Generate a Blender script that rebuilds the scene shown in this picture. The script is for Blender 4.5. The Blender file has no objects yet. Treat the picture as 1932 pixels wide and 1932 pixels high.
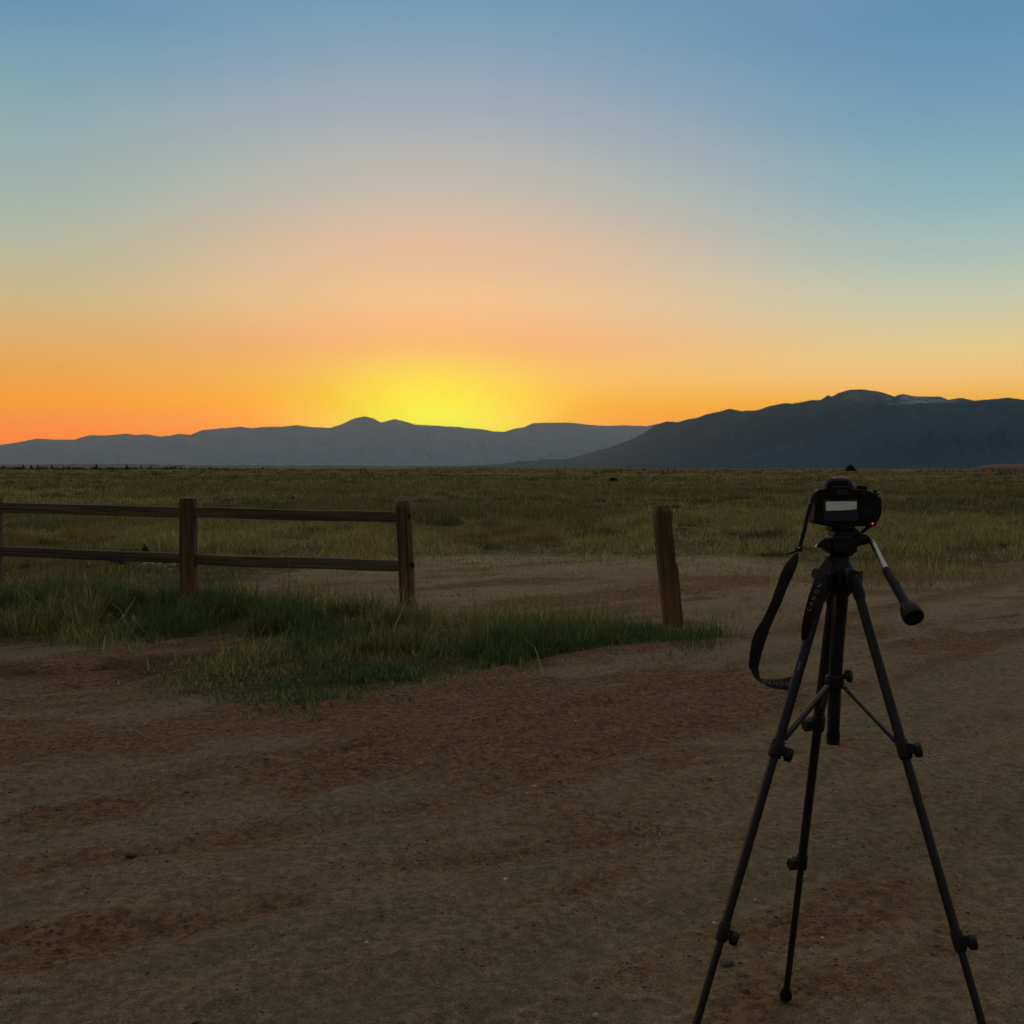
import bpy, bmesh, math
import numpy as np
from mathutils import Vector, Matrix, Euler

# ------------------------------------------------------------------ camera
F = 2071.0                      # focal length in units of a 1932-wide picture
EYE = 1.30
PITCH = math.atan((966 - 881.0) / F)
ROLL = math.radians(0.10)
scene = bpy.context.scene
COL = scene.collection
cam_d = bpy.data.cameras.new('camera')
cam_d.sensor_width = 36.0
cam_d.lens = 36.0 * F / 1932.0
cam_d.clip_start = 0.05
cam_d.clip_end = 60000
cam = bpy.data.objects.new('camera', cam_d)
COL.objects.link(cam)
R = (Matrix.Rotation(math.pi / 2 - PITCH, 3, 'X') @ Matrix.Rotation(ROLL, 3, 'Z'))
C0 = Vector((0, 0, EYE))
cam.matrix_world = Matrix.Translation(C0) @ R.to_4x4()
scene.camera = cam

# ------------------------------------------------------------------ sky
SUN_AZ = math.radians(-4.2)     # from +Y, negative = to the left
SUN_EL = math.radians(0.2)

def lin(c):
    return tuple((v / 255 / 12.92) if v / 255 <= 0.04045 else ((v / 255 + 0.055) / 1.055) ** 2.4 for v in c)

world = bpy.data.worlds.new('World')
scene.world = world
world.use_nodes = True
wn = world.node_tree.nodes
wl = world.node_tree.links
wn.clear()

def wmath(op, a=None, b=None, c=None, clamp=False):
    n = wn.new('ShaderNodeMath')
    n.operation = op
    n.use_clamp = clamp
    for i, v in enumerate((a, b, c)):
        if v is None:
            continue
        if isinstance(v, (int, float)):
            n.inputs[i].default_value = v
        else:
            wl.new(v, n.inputs[i])
    return n.outputs[0]

tc = wn.new('ShaderNodeTexCoord')
sep = wn.new('ShaderNodeSeparateXYZ')
wl.new(tc.outputs['Generated'], sep.inputs[0])
sx, sy, sz = sep.outputs
el = wmath('MULTIPLY', wmath('ARCSINE', sz), 180 / math.pi)          # degrees
az = wmath('MULTIPLY', wmath('ARCTAN2', sx, sy), 180 / math.pi)      # degrees from +Y, right positive
rel = wmath('SUBTRACT', az, math.degrees(SUN_AZ))

def ramp(stops):
    r = wn.new('ShaderNodeValToRGB')
    r.color_ramp.interpolation = 'LINEAR'
    e = r.color_ramp.elements
    stops = sorted(stops)
    e[0].position = stops[0][0]; e[0].color = (*stops[0][1], 1)
    e[1].position = stops[-1][0]; e[1].color = (*stops[-1][1], 1)
    for p, c in stops[1:-1]:
        k = e.new(p); k.color = (*c, 1)
    wl.new(fac_el, r.inputs[0])
    return r.outputs[0]

# factor: 0 = 10 deg below the horizon, 1 = zenith
fac_el = wmath('DIVIDE', wmath('ADD', el, 10.0), 100.0, clamp=True)
ys = [25, 195, 366, 468, 570, 656, 707, 758, 820]
# the haze in front of the low sky dims it: how much brighter the sky itself is there
GAIN = {'l': [(0.864, 0.974, 1.042), (0.955, 1.012, 1.055), (0.987, 1.046, 1.084), (1.025, 1.072, 1.095), (1.064, 1.11, 1.101), (1.126, 1.11, 0.972), (1.179, 1.125, 0.722), (1.318, 1.196, 0.017), (1.606, 1.121, 0.206)], 'c': [(0.895, 1.0, 1.031), (0.973, 1.012, 1.053), (1.012, 1.035, 1.059), (1.058, 1.035, 1.041), (1.072, 1.059, 1.063), (1.111, 0.899, 1.059), (1.142, 1.081, 0.846), (1.267, 1.122, 0.007), (1.521, 1.079, 0.015)], 'r': [(0.932, 1.0, 1.031), (0.962, 1.013, 1.043), (0.986, 1.047, 1.058), (1.05, 1.08, 1.084), (1.1, 1.112, 1.121), (1.187, 1.168, 1.07), (1.252, 1.213, 1.087), (1.249, 1.107, 0.004), (1.476, 1.064, 0.007)]}
def stops(cols, xoff, low, top, side):
    out = []
    for y, c, g in zip(ys, cols, GAIN[side]):
        e_ = math.degrees(math.atan2((881 - y), math.hypot(F, xoff)))
        out.append(((e_ + 10) / 100, tuple(a * b for a, b in zip(lin(c), g))))
    out.append((0.101, tuple(a * b for a, b in zip(lin(low), GAIN[side][-1]))))
    out.append((0.095, (0.02, 0.018, 0.014)))
    out.append((0.0, (0.02, 0.018, 0.014)))
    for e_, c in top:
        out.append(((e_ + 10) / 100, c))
    return ramp(out)
top_f = [(32, (.20, .28, .36)), (50, (.42, .37, .31)), (90, (.62, .49, .30))]  # unseen upper sky, made brighter and warmer to light the ground
sk_l = stops([(108, 152, 177), (139, 168, 174), (162, 178, 168), (183, 181, 154), (206, 180, 130), (224, 170, 98),
              (236, 162, 76), (244, 156, 48), (246, 140, 8)], 890, (246, 134, 4), top_f, 'l')
sk_c = stops([(121, 156, 180), (159, 170, 182), (198, 186, 170), (226, 188, 154), (245, 193, 140), (249, 190, 112),
              (249, 188, 96), (249, 178, 78), (249, 160, 52)], 100, (249, 150, 40), top_f, 'c')
sk_r = stops([(96, 144, 176), (115, 158, 181), (144, 177, 184), (168, 188, 180), (200, 198, 166), (226, 198, 138),
              (238, 190, 118), (244, 180, 98), (246, 168, 74)], 960, (246, 160, 66), top_f, 'r')
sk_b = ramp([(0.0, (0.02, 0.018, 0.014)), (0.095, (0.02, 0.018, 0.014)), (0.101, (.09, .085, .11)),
             (0.2, (.10, .09, .11)), (0.35, (.09, .10, .14)), (0.6, (.24, .21, .18)), (1.0, (.62, .49, .30))])  # upper stops raised the same way to light the ground

def mix(f, a, b, mode='MIX'):
    m = wn.new('ShaderNodeMix')
    m.data_type = 'RGBA'
    m.blend_type = mode
    m.clamp_factor = True
    for s, v in ((m.inputs[0], f), (m.inputs[6], a), (m.inputs[7], b)):
        if isinstance(v, (int, float)):
            s.default_value = v
        elif isinstance(v, tuple):
            s.default_value = (*v, 1)
        else:
            wl.new(v, s)
    return m.outputs[2]

def smooth(x, a, b):
    m = wn.new('ShaderNodeMapRange')
    m.interpolation_type = 'SMOOTHSTEP'
    wl.new(x, m.inputs[0])
    m.inputs[1].default_value = a
    m.inputs[2].default_value = b
    return m.outputs[0]

lc = mix(smooth(rel, -21, 0), sk_l, sk_c)
cr = mix(smooth(rel, 0, 27), lc, sk_r)
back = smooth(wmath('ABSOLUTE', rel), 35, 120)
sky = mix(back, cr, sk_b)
GLOW_GAIN = (1.191, 1.443, 0.091)
# the glow over the place where the sun went down
gx = wmath('DIVIDE', rel, 5.8)
gy = wmath('DIVIDE', wmath('SUBTRACT', el, 1.2), 3.5)
g2 = wmath('ADD', wmath('MULTIPLY', gx, gx), wmath('MULTIPLY', gy, gy))
glow = wmath('POWER', math.e, wmath('MULTIPLY', wmath('POWER', g2, 1.2), -0.95))
sky = mix(wmath('MULTIPLY', glow, 0.96), sky, tuple(a * b for a, b in zip(lin((247, 238, 82)), GLOW_GAIN)))
bg = wn.new('ShaderNodeBackground')
bg.inputs[1].default_value = 1.0
wl.new(sky, bg.inputs[0])
wo = wn.new('ShaderNodeOutputWorld')
wl.new(bg.outputs[0], wo.inputs[0])

# the sun, already behind the ridge
sun_d = bpy.data.lights.new('sun', 'SUN')
sun_d.energy = 0.5
sun_d.angle = math.radians(0.5)
sun_d.color = (1.0, 0.6, 0.25)
sun = bpy.data.objects.new('sun', sun_d)
COL.objects.link(sun)
sdir = Vector((math.sin(SUN_AZ) * math.cos(SUN_EL), math.cos(SUN_AZ) * math.cos(SUN_EL), math.sin(SUN_EL)))
sun.rotation_euler = sdir.to_track_quat('Z', 'Y').to_euler()
sun.location = (0, 0, 50)

scene.view_settings.view_transform = 'Standard'
scene.view_settings.look = 'None'
scene.view_settings.exposure = 0.0
scene.view_settings.gamma = 1.0
scene.render.engine = 'CYCLES'
scene.cycles.use_denoising = True
scene.cycles.max_bounces = 5
scene.cycles.volume_bounces = 0
scene.cycles.transparent_max_bounces = 6

# ------------------------------------------------------------------ helpers
RN = np.array(R)
def P(px, py, d):
    """point seen at (px,py) of the 1932 grid, d metres deep"""
    return C0 + R @ Vector(((px - 966) / F * d, -(py - 966) / F * d, -d))
FWD = R @ Vector((0, 0, -1))
RIGHT = R @ Vector((1, 0, 0))
UP = R @ Vector((0, 1, 0))
def G(px, py, z=0.0):
    v = R @ Vector(((px - 966) / F, -(py - 966) / F, -1))
    t = (z - EYE) / v.z
    return C0 + v * t
def at_range(px, py, rng):
    v = R @ Vector(((px - 966) / F, -(py - 966) / F, -1))
    return C0 + v * (rng / math.hypot(v.x, v.y))
def to_px(x, y, z=0.0):
    p = np.stack([x - C0.x, y - C0.y, (z - C0.z) + 0 * x], -1) @ RN
    dz = np.maximum(-p[..., 2], 1e-3)
    return 966 + F * p[..., 0] / dz, 966 - F * p[..., 1] / dz

rng = np.random.default_rng(7)
_T = np.random.default_rng(3).random((256, 256))
def vnoise(x, y):
    xi = np.floor(x).astype(int); yi = np.floor(y).astype(int)
    fx = x - xi; fy = y - yi
    fx = fx * fx * (3 - 2 * fx); fy = fy * fy * (3 - 2 * fy)
    a = _T[xi & 255, yi & 255]; b = _T[(xi + 1) & 255, yi & 255]
    c = _T[xi & 255, (yi + 1) & 255]; d = _T[(xi + 1) & 255, (yi + 1) & 255]
    return (a + (b - a) * fx) * (1 - fy) + (c + (d - c) * fx) * fy
def fbm(x, y, o=4, g=0.5):
    s = 0; a = 1; t = 0
    for k in range(o):
        s = s + a * vnoise(x * 2 ** k + 17.3 * k, y * 2 ** k + 9.1 * k); t += a; a *= g
    return s / t          # 0..1
def sstep(x, a, b):
    t = np.clip((x - a) / (b - a), 0, 1)
    return t * t * (3 - 2 * t)
def in_poly(px, py, poly):
    r = np.zeros(px.shape, bool)
    n = len(poly)
    for i in range(n):
        x1, y1 = poly[i]; x2, y2 = poly[(i + 1) % n]
        if y1 == y2:
            continue
        c = ((y1 > py) != (y2 > py)) & (px < (x2 - x1) * (py - y1) / (y2 - y1) + x1)
        r ^= c
    return r
def seg_dist(x, y, pts):
    best = np.full(x.shape, 1e9)
    for (x1, y1), (x2, y2) in zip(pts[:-1], pts[1:]):
        dx, dy = x2 - x1, y2 - y1
        t = np.clip(((x - x1) * dx + (y - y1) * dy) / (dx * dx + dy * dy), 0, 1)
        best = np.minimum(best, np.hypot(x - x1 - t * dx, y - y1 - t * dy))
    return best

def tag(o, label=None, cat=None, group=None, kind=None):
    if label: o['label'] = label
    if cat: o['category'] = cat
    if group: o['group'] = group
    if kind: o['kind'] = kind
    return o
def thing(name, loc, label, cat, group=None):
    o = bpy.data.objects.new(name, None)
    o.empty_display_size = 0.1
    COL.objects.link(o)
    o.location = loc
    return tag(o, label, cat, group)
def obj(name, bm, mat, parent=None, base=None, bevel=0, smooth_=True, seg=2):
    """bm holds world coordinates; base = the location of the thing that carries it"""
    if base is not None:
        bm.transform(Matrix.Translation(-Vector(base)))
    bmesh.ops.recalc_face_normals(bm, faces=bm.faces)
    me = bpy.data.meshes.new(name)
    bm.to_mesh(me); bm.free()
    me.materials.append(mat)
    if smooth_:
        me.polygons.foreach_set('use_smooth', [True] * len(me.polygons))
        try:
            me.set_sharp_from_angle(angle=math.radians(38))
        except Exception:
            pass
    o = bpy.data.objects.new(name, me)
    COL.objects.link(o)
    if parent: o.parent = parent
    if bevel:
        b = o.modifiers.new('bevel', 'BEVEL')
        b.width = bevel; b.segments = seg; b.limit_method = 'ANGLE'; b.angle_limit = math.radians(35)
        b.harden_normals = False
    return o
def frame(d):
    d = d.normalized()
    a = Vector((0, 0, 1)) if abs(d.z) < 0.9 else Vector((0, 1, 0))
    u = d.cross(a).normalized()
    return u, d.cross(u).normalized()
def tube(bm, pts, radii, seg=16, cap=True, squash=1.0):
    pts = [Vector(p) for p in pts]
    rings = []
    u0 = None
    for i, p in enumerate(pts):
        d = (pts[min(i + 1, len(pts) - 1)] - pts[max(i - 1, 0)]).normalized()
        if u0 is None:
            u0, _ = frame(d)
        u = (u0 - d * u0.dot(d)).normalized(); w = d.cross(u).normalized(); u0 = u
        r = radii[i] if isinstance(radii, (list, tuple)) else radii
        rings.append([bm.verts.new(p + (u * math.cos(2 * math.pi * k / seg) + w * math.sin(2 * math.pi * k / seg) * squash) * r)
                      for k in range(seg)])
    for a, b in zip(rings[:-1], rings[1:]):
        for k in range(seg):
            bm.faces.new((a[k], a[(k + 1) % seg], b[(k + 1) % seg], b[k]))
    if cap:
        bm.faces.new(rings[0]); bm.faces.new(rings[-1])
    return bm
def prism(bm, outline, vec, taper=1.0):
    """outline: world points; extruded by vec"""
    c = sum(outline, Vector()) / len(outline)
    a = [bm.verts.new(p) for p in outline]
    b = [bm.verts.new(c + (p - c) * taper + vec) for p in outline]
    n = len(a)
    for k in range(n):
        bm.faces.new((a[k], a[(k + 1) % n], b[(k + 1) % n], b[k]))
    bm.faces.new(a); bm.faces.new(b[::-1])
    return bm
def pbox(bm, x0, y0, x1, y1, d, depth, taper=1.0):
    return prism(bm, [P(x0, y0, d), P(x1, y0, d), P(x1, y1, d), P(x0, y1, d)], FWD * depth, taper)
def obox(bm, p0, p1, w, h, side=None):
    """bar from p0 to p1, w wide, h high"""
    d = (p1 - p0).normalized()
    s = side if side is not None else d.cross(Vector((0, 0, 1))).normalized()
    t = s.cross(d).normalized()
    return prism(bm, [p0 + s * w / 2 + t * h / 2, p0 - s * w / 2 + t * h / 2, p0 - s * w / 2 - t * h / 2, p0 + s * w / 2 - t * h / 2], p1 - p0)

# ------------------------------------------------------------------ materials
def new_mat(name):
    m = bpy.data.materials.new(name)
    m.use_nodes = True
    nt = m.node_tree
    for n in list(nt.nodes):
        nt.nodes.remove(n)
    out = nt.nodes.new('ShaderNodeOutputMaterial')
    b = nt.nodes.new('ShaderNodeBsdfPrincipled')
    nt.links.new(b.outputs[0], out.inputs[0])
    return m, nt, b, out
def nd(nt, kind, **kw):
    n = nt.nodes.new(kind)
    for k, v in kw.items():
        setattr(n, k, v)
    return n
def setin(nt, n, vals):
    for k, v in vals.items():
        s = n.inputs[k]
        if isinstance(v, bpy.types.NodeSocket):
            nt.links.new(v, s)
        else:
            s.default_value = v
    return n
def nmix(nt, f, a, b, mode='MIX'):
    m = nt.nodes.new('ShaderNodeMix'); m.data_type = 'RGBA'; m.blend_type = mode
    for i, v in ((0, f), (6, a), (7, b)):
        if isinstance(v, bpy.types.NodeSocket): nt.links.new(v, m.inputs[i])
        elif i == 0: m.inputs[0].default_value = v
        else: m.inputs[i].default_value = (*v, 1)
    return m.outputs[2]
def nnoise(nt, vec, scale, detail=4, rough=0.55, dist=0.0):
    n = nt.nodes.new('ShaderNodeTexNoise')
    n.inputs['Scale'].default_value = scale; n.inputs['Detail'].default_value = detail
    n.inputs['Roughness'].default_value = rough; n.inputs['Distortion'].default_value = dist
    if vec is not None: nt.links.new(vec, n.inputs['Vector'])
    return n.outputs[0]
def nrange(nt, v, a, b, c=0.0, d=1.0):
    m = nt.nodes.new('ShaderNodeMapRange'); m.interpolation_type = 'SMOOTHSTEP'
    nt.links.new(v, m.inputs[0])
    for i, x in enumerate((a, b, c, d)): m.inputs[i + 1].default_value = x
    return m.outputs[0]
def nmath(nt, op, a, b=0.0):
    m = nt.nodes.new('ShaderNodeMath'); m.operation = op
    for i, v in enumerate((a, b)):
        if isinstance(v, bpy.types.NodeSocket): nt.links.new(v, m.inputs[i])
        else: m.inputs[i].default_value = v
    return m.outputs[0]
def nmap(nt, vec, rot=(0, 0, 0), scale=(1, 1, 1), loc=(0, 0, 0)):
    m = nt.nodes.new('ShaderNodeMapping')
    nt.links.new(vec, m.inputs[0])
    m.inputs['Rotation'].default_value = rot; m.inputs['Scale'].default_value = scale; m.inputs['Location'].default_value = loc
    return m.outputs[0]

def simple(name, col, rough=0.5, metal=0.0, vary=0.25, scale=60, bump=0.0, spec=0.5):
    m, nt, b, out = new_mat(name)
    t = nd(nt, 'ShaderNodeTexCoord').outputs['Object']
    n = nnoise(nt, t, scale, 4)
    a = tuple(c * (1 - vary) for c in col); c2 = tuple(min(1, c * (1 + vary)) for c in col)
    nt.links.new(nmix(nt, n, a, c2), b.inputs['Base Color'])
    nt.links.new(nrange(nt, n, 0.2, 0.8, max(0, rough - 0.07), min(1, rough + 0.07)), b.inputs['Roughness'])
    b.inputs['Metallic'].default_value = metal
    b.inputs['Specular IOR Level'].default_value = spec
    if bump:
        bp = nd(nt, 'ShaderNodeBump'); bp.inputs['Strength'].default_value = bump; bp.inputs['Distance'].default_value = 0.001
        nt.links.new(nnoise(nt, t, scale * 20, 2), bp.inputs['Height'])
        nt.links.new(bp.outputs[0], b.inputs['Normal'])
    return m

M_PLASTIC = simple('black_plastic', (.006, .006, .0062), 0.5, bump=0.5, spec=.3)
M_BODY = simple('camera_body_plastic', (.006, .006, .0058), 0.65, bump=0.8, spec=.22)
M_RUBBER = simple('grip_rubber', (.004, .0042, .0045), 0.55, bump=0.6, spec=.22)
M_LEG = simple('black_anodised_leg', (.007, .007, .0075), 0.33, spec=0.5)
M_CHROME = simple('polished_steel', (.30, .32, .36), 0.2, metal=1.0, vary=0.05)
M_METAL = simple('worn_steel', (.6, .58, .52), 0.3, metal=1.0, vary=0.1)
M_STRAP = simple('grey_black_webbing', (.028, .031, .032), 0.85, scale=200, bump=0.8, spec=0.2)
M_STRAPRED = simple('dark_red_webbing', (.035, .006, .005), 0.8, scale=200, bump=0.5, spec=0.2)
M_INK = simple('white_print_and_glint', (.27, .26, .235), 0.6, vary=0.15, scale=400)
M_INKBLUE = simple('blue_white_leg_print', (.25, .42, .6), 0.4, vary=0.15, scale=400)
M_GLASS = simple('dark_glossy_glass', (.01, .01, .012), 0.12)

def emit(name, col, s):
    m, nt, b, out = new_mat(name)
    b.inputs['Base Color'].default_value = (.01, .01, .01, 1)
    t = nd(nt, 'ShaderNodeTexCoord').outputs['Object']
    n = nnoise(nt, t, 90, 2)
    nt.links.new(nmix(nt, n, tuple(c * .9 for c in col), tuple(c * 1.1 for c in col)), b.inputs['Emission Color'])
    b.inputs['Emission Strength'].default_value = s
    b.inputs['Roughness'].default_value = 0.3
    return m
M_SCREEN = emit('lit_screen', (.090, .097, .076), .85)
M_LED = emit('red_lamp', (1.0, .02, .03), 1.1)

def wood_mat(name, dark, light, low):
    m, nt, b, out = new_mat(name)
    g = nd(nt, 'ShaderNodeTexCoord').outputs['Generated']
    t = nd(nt, 'ShaderNodeTexCoord').outputs['Object']
    at = nd(nt, 'ShaderNodeAttribute', attribute_name='grain').outputs['Vector']
    gr = nnoise(nt, nmap(nt, at, scale=(1.2, 34, 34)), 1.0, 5, 0.65, 0.4)
    gr2 = nnoise(nt, nmap(nt, at, scale=(0.5, 9, 9), loc=(4, 2, 1)), 1.0, 3)
    c = nmix(nt, nrange(nt, gr, 0.3, 0.72), dark, light)
    sp = nd(nt, 'ShaderNodeSeparateXYZ'); nt.links.new(t, sp.inputs[0])
    zl = nmath(nt, 'ADD', sp.outputs[2], nmath(nt, 'MULTIPLY', gr2, 0.55))
    lowf = nrange(nt, zl, 0.25, 0.95, 1.0, 0.0)
    c = nmix(nt, nmath(nt, 'MULTIPLY', lowf, 0.8 if low else 0.0), c, low or dark)
    crack = nrange(nt, nnoise(nt, nmap(nt, at, scale=(0.7, 60, 60), loc=(3, 7, 5)), 1.0, 2), 0.33, 0.41, 1.0, 0.0)
    c = nmix(nt, nmath(nt, 'MULTIPLY', crack, 0.75), c, tuple(v * .3 for v in dark))
    nt.links.new(c, b.inputs['Base Color'])
    b.inputs['Roughness'].default_value = 0.85
    b.inputs['Specular IOR Level'].default_value = 0.25
    bp = nd(nt, 'ShaderNodeBump'); bp.inputs['Strength'].default_value = 0.9; bp.inputs['Distance'].default_value = 0.006
    nt.links.new(nmath(nt, 'SUBTRACT', gr, nmath(nt, 'MULTIPLY', crack, 0.8)), bp.inputs['Height'])
    nt.links.new(bp.outputs[0], b.inputs['Normal'])
    return m
M_POST = wood_mat('weathered_post_wood', (.055, .045, .023), (.16, .13, .062), (.26, .135, .038))
M_RAIL = wood_mat('weathered_rail_wood', (.06, .050, .034), (.17, .14, .085), None)
M_FARWOOD = simple('far_fence_wood', (.035, .03, .025), 0.9, scale=4)

def ground_mat(name, road):
    m, nt, b, out = new_mat(name)
    t = nd(nt, 'ShaderNodeTexCoord').outputs['Object']
    grassy = nd(nt, 'ShaderNodeAttribute', attribute_name='grassy').outputs['Fac']
    redm = nd(nt, 'ShaderNodeAttribute', attribute_name='loose').outputs['Fac']
    ro = nmap(nt, t, rot=(0, 0, -math.radians(40)))
    al = nmap(nt, ro, scale=(0.7, 2.0, 1))
    al2 = nmap(nt, ro, scale=(2.0, 5.0, 1))
    big = nnoise(nt, al, 0.9, 5, 0.6, 0.3)
    mid = nnoise(nt, al2, 1.3, 8, 0.72, 0.2)
    fine = nnoise(nt, t, 26, 6, 0.75)
    grit = nnoise(nt, t, 170, 3, 0.7)
    lo = nmath(nt, 'ADD', nmath(nt, 'MULTIPLY', redm, 0.80), nmath(nt, 'MULTIPLY', nmath(nt, 'SUBTRACT', mid, 0.5), 1.7))
    lo = nrange(nt, nmath(nt, 'ADD', lo, nmath(nt, 'MULTIPLY', nmath(nt, 'SUBTRACT', fine, 0.5), 1.0)), 0.08, 0.86)
    packed = nmix(nt, nrange(nt, big, 0.35, 0.65), (.440, .378, .250), (.550, .440, .275))
    loose = nmix(nt, nrange(nt, fine, 0.35, 0.65), (.265, .152, .064), (.450, .290, .135))
    c = nmix(nt, lo, packed, loose)
    c = nmix(nt, nrange(nt, redm, 0.95, 1.8, 0, .85), c, (.13, .075, .033))
    spk = nrange(nt, nnoise(nt, t, 42, 4, 0.6), 0.555, 0.66)
    c = nmix(nt, nmath(nt, 'MULTIPLY', spk, nmath(nt, 'ADD', nmath(nt, 'MULTIPLY', lo, .72), .10)), c, (.075, .042, .018))
    c = nmix(nt, nrange(nt, grit, 0.3, 0.7, 0.0, 0.30), c, (.42, .34, .23))
    c = nmix(nt, 1.0, c, nmix(nt, nrange(nt, fine, 0.32, 0.68), (.70, .68, .66), (1.32, 1.30, 1.28)), 'MULTIPLY')
    pit = nrange(nt, nnoise(nt, nmap(nt, t, loc=(3, 8, 1)), 85, 2, 0.5), 0.64, 0.70)
    c = nmix(nt, nmath(nt, 'MULTIPLY', pit, .6), c, (.06, .04, .02))
    # soil under the grass
    gc = nmix(nt, nrange(nt, mid, 0.3, 0.7), (.10, .090, .030), (.17, .115, .042))
    gc = nmix(nt, nrange(nt, fine, 0.4, 0.65), gc, (.075, .075, .025))
    far = nnoise(nt, nmap(nt, t, scale=(0.02, 0.05, 1)), 1.0, 6, 0.6)
    gc = nmix(nt, nrange(nt, far, 0.35, 0.65, 0, 0.5), gc, (.14, .125, .044))
    gedge = nrange(nt, nmath(nt, 'ADD', grassy, nmath(nt, 'MULTIPLY', nmath(nt, 'ADD', nmath(nt, 'SUBTRACT', fine, 0.5), nmath(nt, 'SUBTRACT', mid, 0.5)), 1.5)), 0.25, 1.0)
    c = nmix(nt, gedge, c, gc)
    nt.links.new(c, b.inputs['Base Color'])
    b.inputs['Roughness'].default_value = 0.92
    b.inputs['Specular IOR Level'].default_value = 0.18
    h = nmath(nt, 'ADD', nmath(nt, 'MULTIPLY', fine, nmath(nt, 'ADD', nmath(nt, 'MULTIPLY', lo, 1.0), 0.35)), nmath(nt, 'MULTIPLY', grit, 0.22))
    h = nmath(nt, 'ADD', h, nmath(nt, 'MULTIPLY', mid, 1.2))
    bp = nd(nt, 'ShaderNodeBump'); bp.inputs['Strength'].default_value = 0.9; bp.inputs['Distance'].default_value = 0.028
    nt.links.new(h, bp.inputs['Height'])
    bp2 = nd(nt, 'ShaderNodeBump'); bp2.inputs['Strength'].default_value = 1.0; bp2.inputs['Distance'].default_value = 0.014
    nt.links.new(nmath(nt, 'SUBTRACT', grit, nmath(nt, 'MULTIPLY', pit, .5)), bp2.inputs['Height']); nt.links.new(bp2.outputs[0], bp.inputs['Normal'])
    nt.links.new(bp.outputs[0], b.inputs['Normal'])
    return m
M_GROUND = ground_mat('field_soil', False)
M_ROAD = ground_mat('dirt_road_soil', True)

def blade_mat(name, rough=0.6, trans=0.5):
    m, nt, b, out = new_mat(name)
    a = nd(nt, 'ShaderNodeAttribute', attribute_name='tint').outputs['Color']
    nt.links.new(a, b.inputs['Base Color'])
    b.inputs['Roughness'].default_value = rough
    b.inputs['Specular IOR Level'].default_value = 0.2
    tr = nd(nt, 'ShaderNodeBsdfTranslucent')
    nt.links.new(a, tr.inputs[0])
    ms = nd(nt, 'ShaderNodeMixShader'); ms.inputs[0].default_value = trans
    nt.links.new(b.outputs[0], ms.inputs[1]); nt.links.new(tr.outputs[0], ms.inputs[2])
    nt.links.new(ms.outputs[0], out.inputs[0])
    return m
M_BLADE = blade_mat('grass_blades')
M_LEAF = blade_mat('shrub_leaves', 0.7, 0.2)

def stone_mat(name):
    m, nt, b, out = new_mat(name)
    a = nd(nt, 'ShaderNodeAttribute', attribute_name='tint').outputs['Color']
    t = nd(nt, 'ShaderNodeTexCoord').outputs['Object']
    n = nnoise(nt, t, 150, 3)
    nt.links.new(nmix(nt, nrange(nt, n, .3, .7), a, (0.8, 0.8, 0.8), 'MULTIPLY'), b.inputs['Base Color'])
    b.inputs['Roughness'].default_value = 0.85
    return m
M_STONE = stone_mat('gravel_stone')
M_ROCK = simple('pale_field_rock', (.33, .31, .27), 0.85, scale=14, bump=0.6, vary=0.35)
M_FLAT = simple('grey_green_pebble', (.09, .095, .075), 0.8, scale=60, bump=0.6, vary=0.3)

M_CLOD = simple('dark_earth_clod', (.07, .045, .025), 0.9, scale=60, bump=0.6, vary=0.3)
def mountain_mat(name, c1, c2, c3):
    m, nt, b, out = new_mat(name)
    t = nd(nt, 'ShaderNodeTexCoord').outputs['Object']
    n = nnoise(nt, t, 0.0016, 8, 0.62)
    n2 = nnoise(nt, t, 0.011, 6, 0.65)
    c = nmix(nt, nrange(nt, n, 0.35, 0.65), c1, c2)
    c = nmix(nt, nrange(nt, n2, 0.4, 0.66, 0, .6), c, c3)
    sn = nd(nt, 'ShaderNodeAttribute', attribute_name='snow').outputs['Fac']
    s = nmath(nt, 'MULTIPLY', sn, nrange(nt, nnoise(nt, t, 0.012, 6, 0.7), 0.42, 0.56))
    c = nmix(nt, s, c, (.30, .35, .42))
    nt.links.new(c, b.inputs['Base Color'])
    b.inputs['Roughness'].default_value = 0.95
    b.inputs['Specular IOR Level'].default_value = 0.05
    bp = nd(nt, 'ShaderNodeBump'); bp.inputs['Strength'].default_value = 0.6; bp.inputs['Distance'].default_value = 14
    nt.links.new(nnoise(nt, t, 0.006, 8, 0.65), bp.inputs['Height'])
    nt.links.new(bp.outputs[0], b.inputs['Normal'])
    return m
M_MTN = mountain_mat('haze_tinted_forest', (.008, .050, .105), (.014, .076, .145), (.006, .040, .090))  # forest colour with the blue of distant haze mixed in
M_MTNFAR = mountain_mat('haze_tinted_far_mountain', (.13, .25, .38), (.19, .31, .44), (.09, .20, .33))  # haze blue is put into the slope colour itself

# ------------------------------------------------------------------ terrain
FIELD_EDGE = [(-6000, 1135), (-400, 1125), (-80, 1122), (200, 1120), (400, 1116), (500, 1104), (570, 1080), (720, 1050), (900, 1045),
              (1200, 1050), (1400, 1052), (1520, 1072), (1650, 1100), (1750, 1086), (1932, 1064), (2400, 1028), (4000, 970), (9000, 930)]
VERGE = [(-400, 1120), (-80, 1118), (150, 1120), (350, 1124), (500, 1126), (640, 1134), (672, 1160), (720, 1168), (790, 1172), (850, 1182),
         (930, 1200), (1000, 1206), (1120, 1206), (1230, 1192), (1300, 1186), (1348, 1194), (1345, 1203), (1150, 1219), (960, 1255),
         (800, 1289), (620, 1318), (430, 1329), (310, 1320), (235, 1294), (300, 1266), (420, 1246), (600, 1232), (640, 1222), (560, 1214),
         (450, 1210), (300, 1208), (150, 1216), (0, 1224), (-400, 1240)]
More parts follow.
